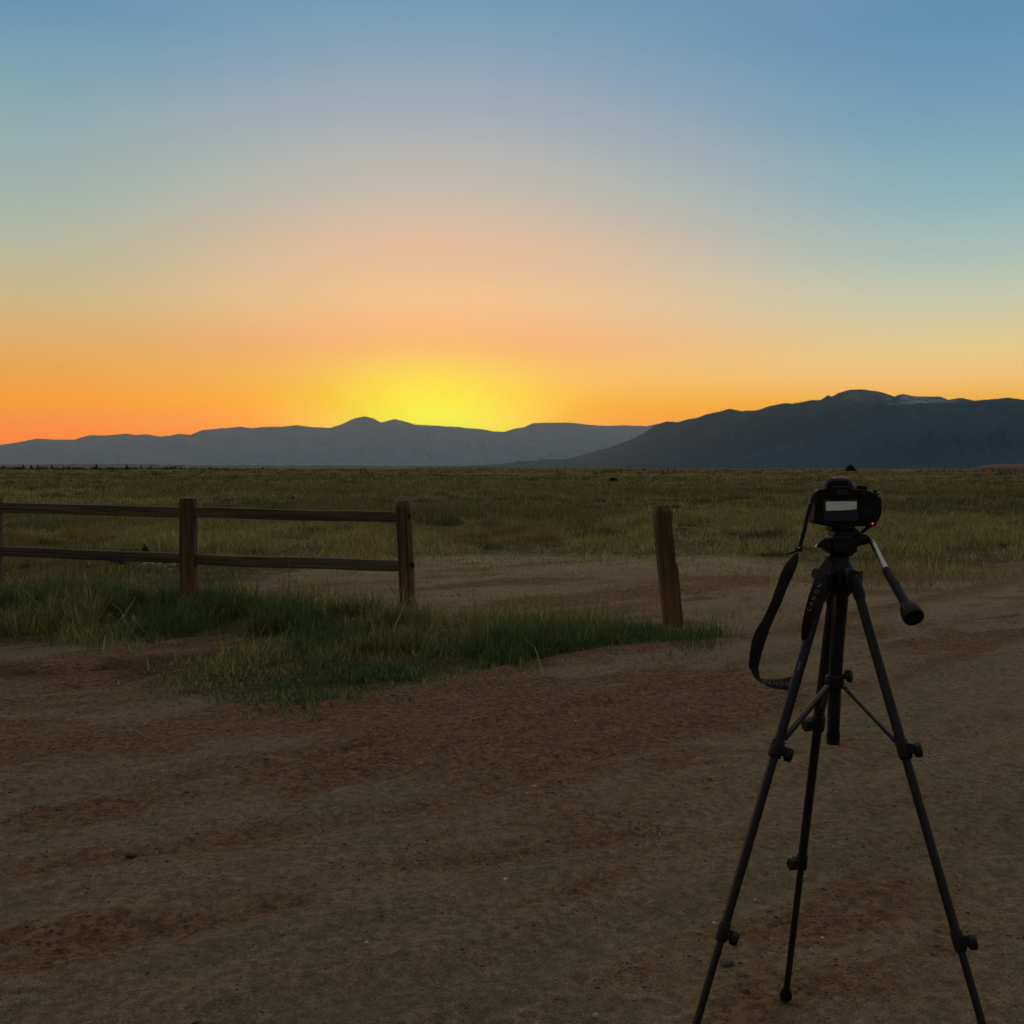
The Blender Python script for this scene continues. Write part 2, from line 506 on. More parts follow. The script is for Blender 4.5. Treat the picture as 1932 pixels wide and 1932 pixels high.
def masks(x, y, jit=0.0):
    px, py = to_px(x, y)
    if jit:
        px = px + rng.normal(0, 34 * jit, x.shape); py0 = py; py = py + rng.normal(0, 1, x.shape) * jit * np.clip((py - 881) * .035, 0, 12)
    front = y > 0.4
    w = (fbm(x * 1.7, y * 1.7, 4) - 0.5)
    wob = w * 1.6 * F * EYE / np.maximum(y, 1) ** 2        # 1.6 m of wobble, as picture height
    pyw = py + np.clip(wob, -25, 25) * 0.55
    pxw = px + np.clip((fbm(x * 1.9 + 40, y * 1.9, 4) - .5) * 120, -60, 60)
    fe = np.interp(px, [p[0] for p in FIELD_EDGE], [p[1] for p in FIELD_EDGE])
    field = front & (pyw < fe)
    verge = front & in_poly(pxw, pyw, VERGE)
    return px, py, field, verge, fe - pyw
rut1 = [tuple(G(*p)[:2]) for p in [(-200, 1275), (0, 1266), (120, 1262), (240, 1252), (360, 1240), (480, 1224), (640, 1216)]]
rut2 = [tuple(G(*p)[:2]) for p in [(-200, 1330), (0, 1312), (100, 1300), (210, 1285), (290, 1262)]]
rut3 = [tuple(G(*p)[:2]) for p in [(430, 1334), (620, 1326), (800, 1300), (960, 1266), (1150, 1230), (1345, 1212), (1500, 1185), (1700, 1140), (1932, 1095)]]
rut4 = [tuple(G(*p)[:2]) for p in [(-100, 1660), (300, 1600), (560, 1560), (850, 1510), (1080, 1425), (1300, 1370), (1500, 1330), (1700, 1270), (1932, 1190)]]
ruts = [([tuple(G(*p)[:2]) for p in q_], w_, d_) for q_, w_, d_ in (
    ([(-200, 1530), (150, 1490), (520, 1440), (900, 1375), (1250, 1300), (1600, 1215), (1932, 1140)], .09, .020),
    ([(-200, 1840), (200, 1770), (600, 1690), (1000, 1600), (1350, 1520), (1700, 1420), (1932, 1350)], .10, .018),
    ([(200, 2000), (600, 1900), (1000, 1800), (1400, 1690), (1932, 1560)], .08, .014),
    ([(700, 1120), (1000, 1100), (1300, 1120), (1600, 1150)], .12, .02),
    ([(600, 1090), (900, 1075), (1250, 1085), (1500, 1105)], .12, .02))]
CA, SA = math.cos(math.radians(37)), math.sin(math.radians(37))
def looseness(x, y):
    u = x * CA + y * SA; v = -x * SA + y * CA
    n = fbm(u * 0.30 + 3.0, v * 1.3 + 8.0, 4, 0.55)
    l = sstep(n * .64 + .36 * fbm(u * 1.1, v * 2.2 + 3, 6, .66), 0.455, 0.64)
    px_, py_ = to_px(x, y)
    l = np.maximum(l, .5 * ((py_ < 1190) & (py_ > 900) & (px_ < 1500) & (y > 0)) * sstep(fbm(x * .7, y * 1.6, 6, .7) + (700 - px_) * .0006, .40, .70))
    l = np.maximum(l, .8 * sstep(1120 + (fbm(x, y * 2, 3) - .5) * 90 - py_, -8, 8) * (px_ > 1560) * (y > 0))
    l = np.maximum(l, 0.9 * np.exp(-(seg_dist(x, y, rut3) / 0.20) ** 2))
    l = np.maximum(l, 0.8 * np.exp(-(seg_dist(x, y, rut4) / 0.16) ** 2))
    l = np.maximum(l, 0.85 * np.exp(-(seg_dist(x, y, rut1) / 0.55) ** 2))
    damp = (py_ > 1170) & (py_ < 1420) & (px_ < 560) & (y > 0)
    dm = np.exp(-(seg_dist(x, y, rut1) / .55) ** 2) * sstep(620 - px_, 0, 260) * sstep(fbm(x * 2.5, y * 4, 4), .30, .55)
    l = l + .9 * dm * damp + .5 * np.exp(-(seg_dist(x, y, rut1) / .10) ** 2) + .5 * np.exp(-(seg_dist(x, y, rut2) / .12) ** 2)
    return l
def height(x, y, loose=None, verge=None, field=None):
    r = np.hypot(x, y)
    if loose is None:
        loose = looseness(x, y)
    px, py, fi, ve, fd = masks(x, y)
    h = (fbm(x * .22, y * .22, 3) - .5) * 0.07
    h = h + (fbm(x * 1.4 + 5, y * 1.4, 3) - .5) * 0.022
    near = np.clip(1.3 - r / 16, 0, 1)
    u = x * CA + y * SA; v = -x * SA + y * CA
    h = h + (fbm(u * 1.3, v * 6.0, 3) - .5) * 0.016 * near
    h = h + (fbm(x * 13, y * 13, 3, .6) - .5) * (0.006 + 0.018 * np.minimum(loose, 1.2)) * near
    h = h - 0.06 * np.exp(-(seg_dist(x, y, rut1) / 0.09) ** 2) * (.5 + fbm(x * 3, y * 3, 2)) - 0.03 * np.exp(-(seg_dist(x, y, rut2) / 0.08) ** 2)
    h = h - 0.022 * np.exp(-(seg_dist(x, y, rut4) / 0.10) ** 2)
    h = h + 0.022 * np.exp(-(seg_dist(x, y, rut3) / 0.12) ** 2)
    for q_, w_, d_ in ruts:
        sd = seg_dist(x, y, q_) + (fbm(x * 2.2, y * 2.2, 2) - .5) * .08
        h = h - d_ * np.exp(-(sd / w_) ** 2) + d_ * .6 * np.exp(-((sd - w_ * 1.9) / (w_ * .7)) ** 2)
    h = h + np.where(fi, (fbm(x * .35, y * .35, 3) - .45) * 0.16 * np.clip((r - 13) / 10, 0, 1), 0)
    h = h + (fbm(x * .012, y * .012, 3) - .5) * 0.9 * np.clip((r - 60) / 300, 0, 1) * np.clip(2.2 - r / 600, 0, 1)
    h = h - np.clip((r - 430) / 400, 0, 1) * 1.2
    return h

def ground():
    rr = list(np.geomspace(1.2, 14, 560)) + list(np.geomspace(14, 60, 170))[1:] + list(np.geomspace(60, 600, 110))[1:] + list(np.geomspace(600, 34000, 60))[1:]
    rr = np.array([0.25, 0.6] + rr)
    aa = np.concatenate([np.arange(-180, -46, 6.0), np.arange(-44, -31.3, 0.35), np.arange(-31, 31.001, 0.12), np.arange(31.35, 44, 0.35), np.arange(48, 180, 6.0)])
    A, RR = np.meshgrid(np.radians(aa), rr)
    x = RR * np.sin(A); y = RR * np.cos(A)
    loose = looseness(x, y)
    px, py, fi, ve, fd = masks(x, y)
    z = height(x, y, loose)
    z = np.where(RR > 9000, z - 0, z)
    nr, nc = x.shape
    V = np.stack([x, y, z], -1).reshape(-1, 3)
    V = np.vstack([V, [[0, 0, float(z[0].mean())]]])
    cen = len(V) - 1
    i = np.arange(nr - 1)[:, None] * nc; j = np.arange(nc)[None, :]; j2 = (j + 1) % nc
    Q = np.stack([i + j, i + j2, i + nc + j2, i + nc + j], -1).reshape(-1, 4)[:, ::-1]
    # a face is field or road by its middle
    gr = (fi | ve).reshape(-1)
    grf = gr[Q].sum(1) >= 2
    soft = np.zeros(x.shape)
    for q_ in range(14):
        a_, b_ = math.cos(q_ * 2.4) * math.sqrt((q_ + .5) / 14), math.sin(q_ * 2.4) * math.sqrt((q_ + .5) / 14)
        rr_ = 0.24 + .045 * RR
        x2, y2 = x + a_ * rr_, y + b_ * rr_
        _, _, f2, v2, _ = masks(x2, y2)
        soft += f2 | v2
    gattr = np.concatenate([(soft / 14).reshape(-1), [0]]).astype(np.float32)
    # soften the mask a little over neighbours
    g2 = gattr[:-1].reshape(nr, nc)
    for _ in range(1):
        g2 = (g2 + np.roll(g2, 1, 1) + np.roll(g2, -1, 1) + np.vstack([g2[:1], g2[:-1]]) + np.vstack([g2[1:], g2[-1:]])) / 5
    gattr[:-1] = g2.reshape(-1)
    lattr = np.concatenate([loose.reshape(-1), [0]]).astype(np.float32)
    for name, sel, mat in (('field_ground', grf, M_GROUND), ('dirt_road', ~grf, M_ROAD)):
        q = Q[sel]
        tri = []
        if name == 'dirt_road':
            tri = [(int(j_), int((j_ + 1) % nc), cen) for j_ in range(nc)]
        used = np.unique(np.concatenate([q.reshape(-1), np.array(tri, int).reshape(-1)])) if tri else np.unique(q)
        remap = np.full(len(V), -1); remap[used] = np.arange(len(used))
        me = bpy.data.meshes.new(name)
        build_mesh(me, V[used], remap[q], remap[np.array(tri)] if tri else None)
        for an, av in (('grassy', gattr), ('loose', lattr)):
            at = me.attributes.new(an, 'FLOAT', 'POINT')
            at.data.foreach_set('value', av[used])
        me.materials.append(mat)
        me.polygons.foreach_set('use_smooth', np.ones(len(me.polygons), bool))
        o = bpy.data.objects.new(name, me); COL.objects.link(o)
        tag(o, kind='structure')

def build_mesh(me, V, quads=None, tris=None):
    parts = []; starts = []; tot = 0; totals = []
    for f, k in ((quads, 4), (tris, 3)):
        if f is None or len(f) == 0:
            continue
        parts.append(np.asarray(f).reshape(-1)); n = len(f)
        starts.append(tot + np.arange(n) * k); totals.append(np.full(n, k)); tot += n * k
    li = np.concatenate(parts).astype(np.int32)
    me.vertices.add(len(V)); me.vertices.foreach_set('co', np.asarray(V, np.float32).reshape(-1))
    me.loops.add(len(li)); me.loops.foreach_set('vertex_index', li)
    st = np.concatenate(starts).astype(np.int32)
    me.polygons.add(len(st)); me.polygons.foreach_set('loop_start', st)
    me.update(calc_edges=True); me.validate()
ground()

# ------------------------------------------------------------------ mountains
def mountain(name, pts, rbase, foot, mat, seed, wob=0.06, gully=0.5, label=None, snow=None):
    xs = np.arange(pts[0][0], pts[-1][0] + 0.1, 2.0)
    ysr = np.interp(xs, [p[0] for p in pts], [p[1] for p in pts])
    ysr = ysr + (fbm(xs * 0.08 + seed, xs * 0 + seed, 4, .6) - .5) * 2.4
    nt_ = 70
    T = np.concatenate([np.linspace(0, 1, nt_), [1.03, 1.1, 1.22, 1.4]])
    V = []; S = []
    rbase = np.interp(xs, *rbase) if isinstance(rbase, tuple) else rbase
    foot = (np.interp(xs, *foot) if isinstance(foot, tuple) else foot + 0 * xs)[:, None]
    rb = rbase * (1 + wob * (fbm(xs * 0.006 + seed, xs * 0 + 3, 3) - .5) * 2)
    dirs = []
    for k, px in enumerate(xs):
        p = at_range(px, ysr[k], rb[k])
        dirs.append((p.x / rb[k], p.y / rb[k], p.z))
    dirs = np.array(dirs)
    zr = np.maximum(dirs[:, 2], 4.0)
    X = xs[:, None]; TT = T[None, :]
    rng_ = foot + (rb[:, None] - foot) * TT
    tl = np.minimum(TT, 1.0)
    prof = tl ** 1.35
    warp = (fbm(X * 0.02 + seed, TT * 2 + seed, 3) - .5) * 60
    g = fbm((X + warp + TT * 55) * 0.035 + seed, TT * 1.6 + seed * 2, 5, .55)
    g = np.abs(g - .5) * 2
    bumpy = (g - .32) * gully * (tl * (1 - tl) * 4) ** 0.8
    Z = zr[:, None] * (prof * (1 - .0) + bumpy * 0.35)
    Z = np.minimum(Z, (zr / rb)[:, None] * rng_ * 0.985 * tl ** .25 + (tl >= 1) * 1e6)
    Z = np.where(TT >= 1, zr[:, None] * np.clip(1 - (TT - 1) * 2.3, 0, 1), Z) - 6 * (TT <= 0)
    Vx = dirs[:, 0][:, None] * rng_; Vy = dirs[:, 1][:, None] * rng_
    V = np.stack([Vx, Vy, Z], -1)
    n, m = len(xs), len(T)
    i = np.arange(n - 1)[:, None] * m; j = np.arange(m - 1)[None, :]
    Q = np.stack([i + j, i + m + j, i + m + j + 1, i + j + 1], -1).reshape(-1, 4)
    me = bpy.data.meshes.new(name)
    build_mesh(me, V.reshape(-1, 3), Q)
    sn = np.zeros((n, m))
    if snow:
        for (cx, ct, wx, wt, a) in snow:
            sn = np.maximum(sn, a * np.exp(-((X - cx) / wx) ** 2 - ((TT - ct) / wt) ** 2))
    at = me.attributes.new('snow', 'FLOAT', 'POINT')
    at.data.foreach_set('value', sn.reshape(-1).astype(np.float32))
    me.materials.append(mat)
    me.polygons.foreach_set('use_smooth', np.ones(len(me.polygons), bool))
    o = bpy.data.objects.new(name, me); COL.objects.link(o)
    tag(o, kind='structure')
    if label: o['label'] = label

far_pts = [(-900, 850), (-500, 832), (-200, 846), (0, 839.5), (20, 836.5), (43, 833), (67, 827.5), (100, 829), (141, 829.5), (167, 821), (188, 822), (214, 820.5),
           (238, 818), (255, 821), (275, 819.5), (302, 823.5), (322, 821.5), (338, 818), (359, 820.5), (382, 811), (402, 809.5), (429, 807), (452, 805),
           (476, 807.5), (503, 805), (536, 805), (558, 802), (586, 805), (623, 807.8), (646, 799.5), (667, 790), (688, 785.3), (705.6, 790), (719.7, 797),
           (732, 793.7), (744.5, 790.5), (762, 794.7), (783, 800.7), (808, 802.5), (843, 804.2), (878, 806.7), (906.7, 809.5), (931.4, 814.5),
           (952.5, 815), (966.6, 809.5), (988, 806), (1005, 798.6), (1037, 796.8), (1065, 797.2), (1090, 798.6), (1118, 801.8), (1146, 804), (1174.7, 802.2),
           (1196, 803.2), (1220, 804), (1242, 799), (1260, 800), (1350, 806), (1500, 812), (1700, 818), (2000, 826), (2600, 840)]
near_pts = [(-900, 872), (-400, 868), (-60, 871), (60, 869), (130, 866), (200, 864.5), (270, 867), (400, 869), (600, 870), (760, 872), (860, 870.5), (940, 865), (973, 861), (995, 857.5), (1019, 855.5), (1034, 855.8),
            (1051, 858), (1072, 857.5), (1110, 852), (1146, 845.5), (1178, 834), (1205, 822), (1225, 811), (1240, 801), (1257.7, 794.5), (1277.8, 796.9),
            (1295, 791.8), (1315, 788.4), (1332, 781.6), (1355.7, 777.2), (1376, 771.5), (1399.7, 775.5), (1430, 773.8), (1450.5, 767), (1474, 761),
            (1494.5, 761.3), (1528, 755.6), (1548.7, 754.5), (1562, 745.4), (1569, 748.8), (1582.5, 741), (1603, 734.9), (1630, 734.9), (1650, 737.6),
            (1667, 741), (1687.5, 748.4), (1704.5, 742.7), (1721, 746.7), (1752, 748.4), (1775.5, 748.8), (1789, 754.5), (1816, 750.5), (1836.5, 755.6),
            (1867, 753.9), (1901, 749.8), (1932, 754.5), (2050, 762), (2300, 772), (2900, 800)]
spur_pts = [(1180, 876), (1260, 873), (1340, 868), (1400, 860), (1450, 848), (1500, 833), (1550, 812), (1590, 792), (1630, 775), (1670, 766), (1710, 763), (1760, 760),
            (1820, 760), (1880, 758), (1932, 764), (2050, 775), (2300, 790), (2900, 820)]
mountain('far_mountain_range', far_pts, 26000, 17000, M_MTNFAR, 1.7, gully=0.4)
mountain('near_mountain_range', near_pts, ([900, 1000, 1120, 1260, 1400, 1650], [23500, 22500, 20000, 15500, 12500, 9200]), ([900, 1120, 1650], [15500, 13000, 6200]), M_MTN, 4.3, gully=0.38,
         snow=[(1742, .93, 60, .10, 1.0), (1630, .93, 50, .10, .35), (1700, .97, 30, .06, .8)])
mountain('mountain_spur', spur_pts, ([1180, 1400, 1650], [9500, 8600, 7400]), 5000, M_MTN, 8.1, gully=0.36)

# ------------------------------------------------------------------ haze
def haze_box():
    bm = bmesh.new()
    bmesh.ops.create_cube(bm, size=1)
    bm.transform(Matrix.Translation((0, 13500, 1420 / 2 - 6)) @ Matrix.Diagonal((56000, 43000, 1420, 1)))
    m = bpy.data.materials.new('haze_air')
    m.use_nodes = True
    nt = m.node_tree
    for n in list(nt.nodes): nt.nodes.remove(n)
    out = nt.nodes.new('ShaderNodeOutputMaterial')
    v = nt.nodes.new('ShaderNodeVolumePrincipled')
    v.inputs['Color'].default_value = (.84, .87, .88, 1)
    v.inputs['Density'].default_value = 1.55e-5
    v.inputs['Anisotropy'].default_value = 0.8
    nt.links.new(v.outputs[0], out.inputs['Volume'])
    me = bpy.data.meshes.new('haze')
    bm.to_mesh(me); bm.free()
    me.materials.append(m)
    o = bpy.data.objects.new('haze', me); COL.objects.link(o)
    tag(o, kind='stuff')
haze_box()

# ------------------------------------------------------------------ grass
def blades(name, x, y, h, w, col, lean=0.35, mat=None, z0=None, label=None, bunch=None, kind='stuff', cat='grass', parent=None, sink=0.02):
    n = len(x)
    z = height(x, y) - sink if z0 is None else z0
    az_ = rng.random(n) * 2 * np.pi
    la = rng.random(n) * 2 * np.pi
    ln = np.abs(rng.normal(0, lean, n)) * h
    wx, wy = np.cos(az_) * w / 2, np.sin(az_) * w / 2
    lx, ly = np.cos(la) * ln, np.sin(la) * ln
    V = np.zeros((n, 5, 3))
    V[:, 0] = np.stack([x - wx, y - wy, z], -1)
    V[:, 1] = np.stack([x + wx, y + wy, z], -1)
    mx, my, mz = x + lx * .35, y + ly * .35, z + h * .55
    V[:, 2] = np.stack([mx - wx * .8, my - wy * .8, mz], -1)
    V[:, 3] = np.stack([mx + wx * .8, my + wy * .8, mz], -1)
    V[:, 4] = np.stack([x + lx, y + ly, z + h * (1 - .25 * np.clip(ln / h, 0, 1))], -1)
    b = np.arange(n)[:, None] * 5
    me = bpy.data.meshes.new(name)
    build_mesh(me, V.reshape(-1, 3), b + np.array([[0, 1, 3, 2]]), b + np.array([[2, 3, 4]]))
    at = me.attributes.new('tint', 'FLOAT_COLOR', 'POINT')
    cc = np.ones((n, 5, 4), np.float32); cc[:, :, :3] = col[:, None, :]
    at.data.foreach_set('color', cc.reshape(-1))
    me.materials.append(mat or M_BLADE)
    o = bpy.data.objects.new(name, me); COL.objects.link(o)
    if parent: o.parent = parent
    tag(o, label, cat if not parent else None, kind=kind)
    return o

def palette(n, green, straw, f, jitter=0.3):
    f = f[:, None]
    c = np.array(green)[None] * (1 - f) + np.array(straw)[None] * f
    return (c * np.exp(rng.normal(0, jitter, (n, 1)))).clip(0.004, 0.6)

def sample_fan(n, r0, r1, a=34):
    u = rng.random(n)
    r = np.sqrt(r0 ** 2 + (r1 ** 2 - r0 ** 2) * u)
    t = np.radians(rng.uniform(-a, a, n))
    return r * np.sin(t), r * np.cos(t)

# verge: tall dark green clumps under the fence, lower turf by the road
x, y = sample_fan(900000, 5.6, 14, 38)
px, py, fi, ve, fd = masks(x, y, 1.0)
cl = fbm(x * 2.2 + 9, y * 2.2 + 2, 3)
cl2 = fbm(x * 0.8 + 1, y * 0.8 + 5, 3)
ridge_ = np.clip(1 - np.abs(py - np.interp(px, [0, 300, 640, 800, 1000, 1300], [1150, 1160, 1190, 1205, 1222, 1196])) / 42, 0, 1)
low = sstep(py, 1215, 1300)
keep = ve & (rng.random(len(x)) < (0.16 + .3 * low + 1.05 * sstep(cl, .42, .60)) * (0.45 + ridge_ * .6 + low * .55))
# the cut corner beside the track is thin
keep &= rng.random(len(x)) < np.where((py > 1212) & (px < 520), 0.55, 1) * np.where((py > 1188) & (px < 420), .35, 1)
x, y, px, py, cl, cl2, ridge_, low = (v[keep] for v in (x, y, px, py, cl, cl2, ridge_, low))
n = len(x)
edge_r = np.clip((1345 - px) / 400, .35, 1)
h = (0.042 + (.105 + .065 * sstep(700 - px, 0, 200)) * ridge_ * edge_r * sstep(cl, .3, .6) + 0.05 * sstep(cl2, .45, .65) * (1 - low)) * np.exp(rng.normal(0, .36, n)) * np.where(low > .3, .8, 1) * (.68 + .45 * sstep(cl, .42, .62))
straw_f = np.clip(sstep(cl2, .46, .60) * .75 * rng.random(n) * 1.4 + (rng.random(n) < .05) * .7 + sstep(1135 - py, 0, 20) * .4, 0, 1)
blades('verge_grass', x, y, h, rng.uniform(.004, .009, n) * np.where(low > .3, 1.5, 1), palette(n, (.105, .160, .046), (.45, .37, .14), straw_f * .75), .6, sink=.006,
       label=None)

# rough dry grass and low sage over the field
def field_band(name, n0, r0, r1, hh, ww, a=38):
    x, y = sample_fan(int(n0 * 1.2), r0, r1, a)
    px, py, fi, ve, fd = masks(x, y, 2.4 if r0 < 30 else 0)
    cl = fbm(x * .55, y * .55, 3); cl2 = fbm(x * .13 + 4, y * .13, 3); big = fbm(x * .03 + 7, y * .022 + 7, 3)
    ct = fbm(x * (1.5 if r0 < 30 else .7), y * (1.1 if r0 < 30 else .5), 4, .62)
    keep = fi & (rng.random(len(x)) < .38 + 1.0 * sstep(cl * .6 + cl2 * .4, .38, .55))
    x, y, px, py, fd, cl, cl2, big, ct = (v[keep] for v in (x, y, px, py, fd, cl, cl2, big, ct))
    n = len(x)
    edge = np.clip(fd / 22, .42, 1) if r0 < 30 else np.ones(n)
    left = np.where(px < 560, np.clip((1100 - py) / 45, .42, 1), 1)
    h = hh * (0.22 + 0.55 * sstep(cl, .35, .65) + .85 * sstep(ct, .45, .66)) * np.exp(rng.normal(0, .3, n)) * edge * left
    sf = np.clip(.30 + (rng.random(n) - .5) * .5 + sstep(big, .42, .6) * .35 - sstep(cl2, .5, .62) * .35 + (1 - edge) * .3 - sstep(ct, .52, .64) * .3, 0, 1)
    c = palette(n, (.165, .168, .055), (.58, .48, .19), sf, .33)
    c = c * (1 - .35 * sstep(.48 - ct, 0, .10))[:, None]
    rd = sstep(fbm(x * .5 + 20, y * .3, 4), .52, .66)[:, None] * .45
    c = c * (1 - rd) + np.array([[.30, .18, .065]]) * rd
    blades(name, x, y, h, ww * rng.uniform(.6, 1.4, n), c, .75)
field_band('field_grass', 360000, 12, 30, .15, .010)
field_band('field_grass', 250000, 30, 80, .17, .028)
field_band('field_grass', 140000, 80, 260, .20, .09)
field_band('field_grass', 60000, 260, 620, .24, .30)

x, y = sample_fan(150000, 8.5, 17, 29)
px, py, fi, ve, fd = masks(x, y)
tf = fbm(x * 3.1 + 4, y * 3.1, 3); tw = fbm(x * .6, y * .6 + 9, 2)
k = ~fi & ~ve & (py < 1195 + (fbm(x * 2, y * 2, 2) - .5) * 30) & (px < 1560) & (rng.random(len(x)) < sstep(tf, .46, .62) * (.25 + .8 * sstep(760 - px, 0, 260) + .5 * sstep(tw, .5, .65)))
x, y = x[k], y[k]; n = len(x)
blades('field_grass', x, y, rng.uniform(.02, .07, n), rng.uniform(.004, .010, n), palette(n, (.13, .15, .04), (.46, .36, .13), rng.uniform(.2, 1, n), .3), .9)
# low dark sage clumps, too many to count
def clumps(name, m, r0, r1, rad, leaves, lw):
    cx, cy = sample_fan(m, r0, r1)
    px, py, fi, ve, fd = masks(cx, cy)
    b = fbm(cx * .06 + 2, cy * .06 + 5, 3)
    k = fi & (fd > 8) & (rng.random(m) < (.25 + .75 * sstep(b, .40, .60)))
    cx, cy = cx[k], cy[k]
    m = len(cx)
    R_ = rad * np.exp(rng.normal(0, .35, m))
    idx = np.repeat(np.arange(m), leaves)
    n = len(idx)
    t = rng.random(n) * 2 * np.pi; rr = np.sqrt(rng.random(n)) * R_[idx]
    x = cx[idx] + np.cos(t) * rr * 1.5; y = cy[idx] + np.sin(t) * rr
    dome = np.sqrt(np.clip(1 - (rr / R_[idx]) ** 2, 0, 1))
    h = (.10 + .75 * dome * rng.uniform(.6, 1.1, n)) * R_[idx]
    base = height(cx, cy)
    shade = np.exp(rng.normal(0, .2, m))[idx]
    col = palette(n, (.085, .11, .036), (.17, .155, .065), rng.random(n), .25) * shade[:, None]
    blades(name, x, y, h, np.full(n, lw), col, .35, z0=base[idx] - .03, mat=M_LEAF)
clumps('sage_ground_cover', 800, 14.5, 45, .15, 150, .014)
clumps('sage_ground_cover', 110, 17, 70, .30, 200, .022)
clumps('sage_ground_cover', 1500, 45, 160, .30, 50, .05)
clumps('sage_ground_cover', 1100, 160, 500, .6, 30, .18)

# ------------------------------------------------------------------ gravel and stones on the road
ICO_V = None
def ico():
    bm = bmesh.new(); bmesh.ops.create_icosphere(bm, subdivisions=1, radius=1)
    bm.verts.index_update()
    v = np.array([p.co[:] for p in bm.verts]); f = np.array([[q.index for q in fc.verts] for fc in bm.faces]); bm.free()
    return v, f
IV, IF = ico()
def stones(name, x, y, s, col, label=None):
    n = len(x); k = len(IV)
    z = height(x, y)
    sc = s[:, None, None] * rng.uniform(.55, 1.3, (n, 1, 3)) * np.array([1.25, 1, .6])
    V = IV[None] * (1 + rng.uniform(-.22, .22, (n, k, 1))) * sc
    a = rng.random(n) * 2 * np.pi
    c_, s_ = np.cos(a)[:, None], np.sin(a)[:, None]
    V = np.stack([V[..., 0] * c_ - V[..., 1] * s_, V[..., 0] * s_ + V[..., 1] * c_, V[..., 2]], -1)
    V += np.stack([x, y, z + s * .02], -1)[:, None]
    Fc = (np.arange(n)[:, None, None] * k + IF[None]).reshape(-1, 3)
    me = bpy.data.meshes.new(name); build_mesh(me, V.reshape(-1, 3), None, Fc)
    at = me.attributes.new('tint', 'FLOAT_COLOR', 'POINT')
    cc = np.ones((n, k, 4), np.float32); cc[:, :, :3] = col[:, None, :]
    at.data.foreach_set('color', cc.reshape(-1))
    me.materials.append(M_STONE)
    o = bpy.data.objects.new(name, me); COL.objects.link(o)
    tag(o, label, kind='stuff')
x, y = sample_fan(260000, 1.9, 11, 32)
px, py, fi, ve, fd = masks(x, y)
lo_ = looseness(x, y)
k = ~fi & ~ve & (rng.random(len(x)) < (.03 + .45 * lo_ * sstep(fbm(x * 5, y * 5, 3), .46, .68)))
x, y = x[k], y[k]; n = len(x)
s = np.exp(rng.normal(math.log(.0030), .42, n)).clip(.0016, .009)
tone = rng.random(n)
col = np.where(tone[:, None] < .68, np.array([[.085, .048, .022]]), np.where(tone[:, None] < .985, np.array([[.24, .165, .095]]), np.array([[.5, .45, .37]])))
stones('gravel', x, y, s, col * np.exp(rng.normal(0, .25, (n, 1))))

def rock(name, px, py, wpx, hpx, mat, label, cat, group=None, seed=0, flat=.6):
    p = G(px, py)
    d = p.y
    p.z = float(height(np.array([p.x]), np.array([p.y]))[0])
    r = wpx / 2 / F * d
    q = np.random.default_rng(seed)
    bm = bmesh.new(); bmesh.ops.create_icosphere(bm, subdivisions=3, radius=1)
    off = q.random(3) * 50
    for v in bm.verts:
        c = v.co
        nn = float(fbm(np.array([c.x * 1.1 + off[0] + c.z]), np.array([c.y * 1.1 + off[1] - c.z * .7]), 3)[0])
        v.co = c * (.72 + .56 * nn)
        v.co.z = max(v.co.z, -.5)
    h = hpx / F * d
    bm.transform(Matrix.Translation(p + Vector((0, 0, h * .32))) @ Matrix.Rotation(q.random() * 6, 4, 'Z') @ Matrix.Diagonal((r * 1.1, r * .85, h * .75, 1)))
    loc = Vector(p)
    o = obj(name, bm, mat, None, loc)
    o.location = loc
    tag(o, label, cat, group)
# pale rocks lying in the short grass behind the fence
for i, (a, b, w, h, lab) in enumerate([
        (280, 1068, 24, 11, 'largest pale rock, half hidden in dry grass behind the lower fence rail'),
        (302, 1069, 9, 7, 'small pale rock close beside the largest rock behind the fence'),
        (312, 1072, 7, 5, 'tiny pale stone between two rocks behind the lower fence rail'),
        (327, 1069, 11, 8, 'pale rock nearest the square fence post, behind the rail'),
        (322, 1077, 8, 4, 'flat pale stone lying in front of the rocks beside the post')]):
    rock('field_rock', a, b, w, h, M_ROCK, lab, 'rock', 'pale rocks behind the fence', seed=i)
for i, (a, b, w, h, lab, m) in enumerate([
        (1371, 1819, 26, 13, 'flat grey-green pebble on the dirt beside the left tripod leg', M_FLAT),
        (1423, 1986 - 10, 0, 0, None, None),
        (1425, 1982, 0, 0, None, None),
        (1124, 2252 * .85185 - 6, 14, 8, 'pale pebble with a lit top at the bottom of the dirt road', M_ROCK),
        (1407, 2191 * .85185, 16, 9, 'roundish brown stone on the road left of the rear tripod foot', M_FLAT),
        (1425, 1985 * .85185, 9, 7, 'small pale-topped stone left of the middle of the tripod', M_ROCK),
        (1786, 1994 * .85185, 20, 8, 'low pale stone between the rear and right tripod legs', M_FLAT),
        (795, 1441, 8, 4, 'lone white chip of stone in the middle of the road', M_ROCK),
        (248, 1882 * .85185, 20, 8, 'dark flat clod lying alone on the left side of the road', M_CLOD)]):
    if lab: rock('road_stone', a, b, w, h, m, lab, 'stone', None, seed=20 + i)

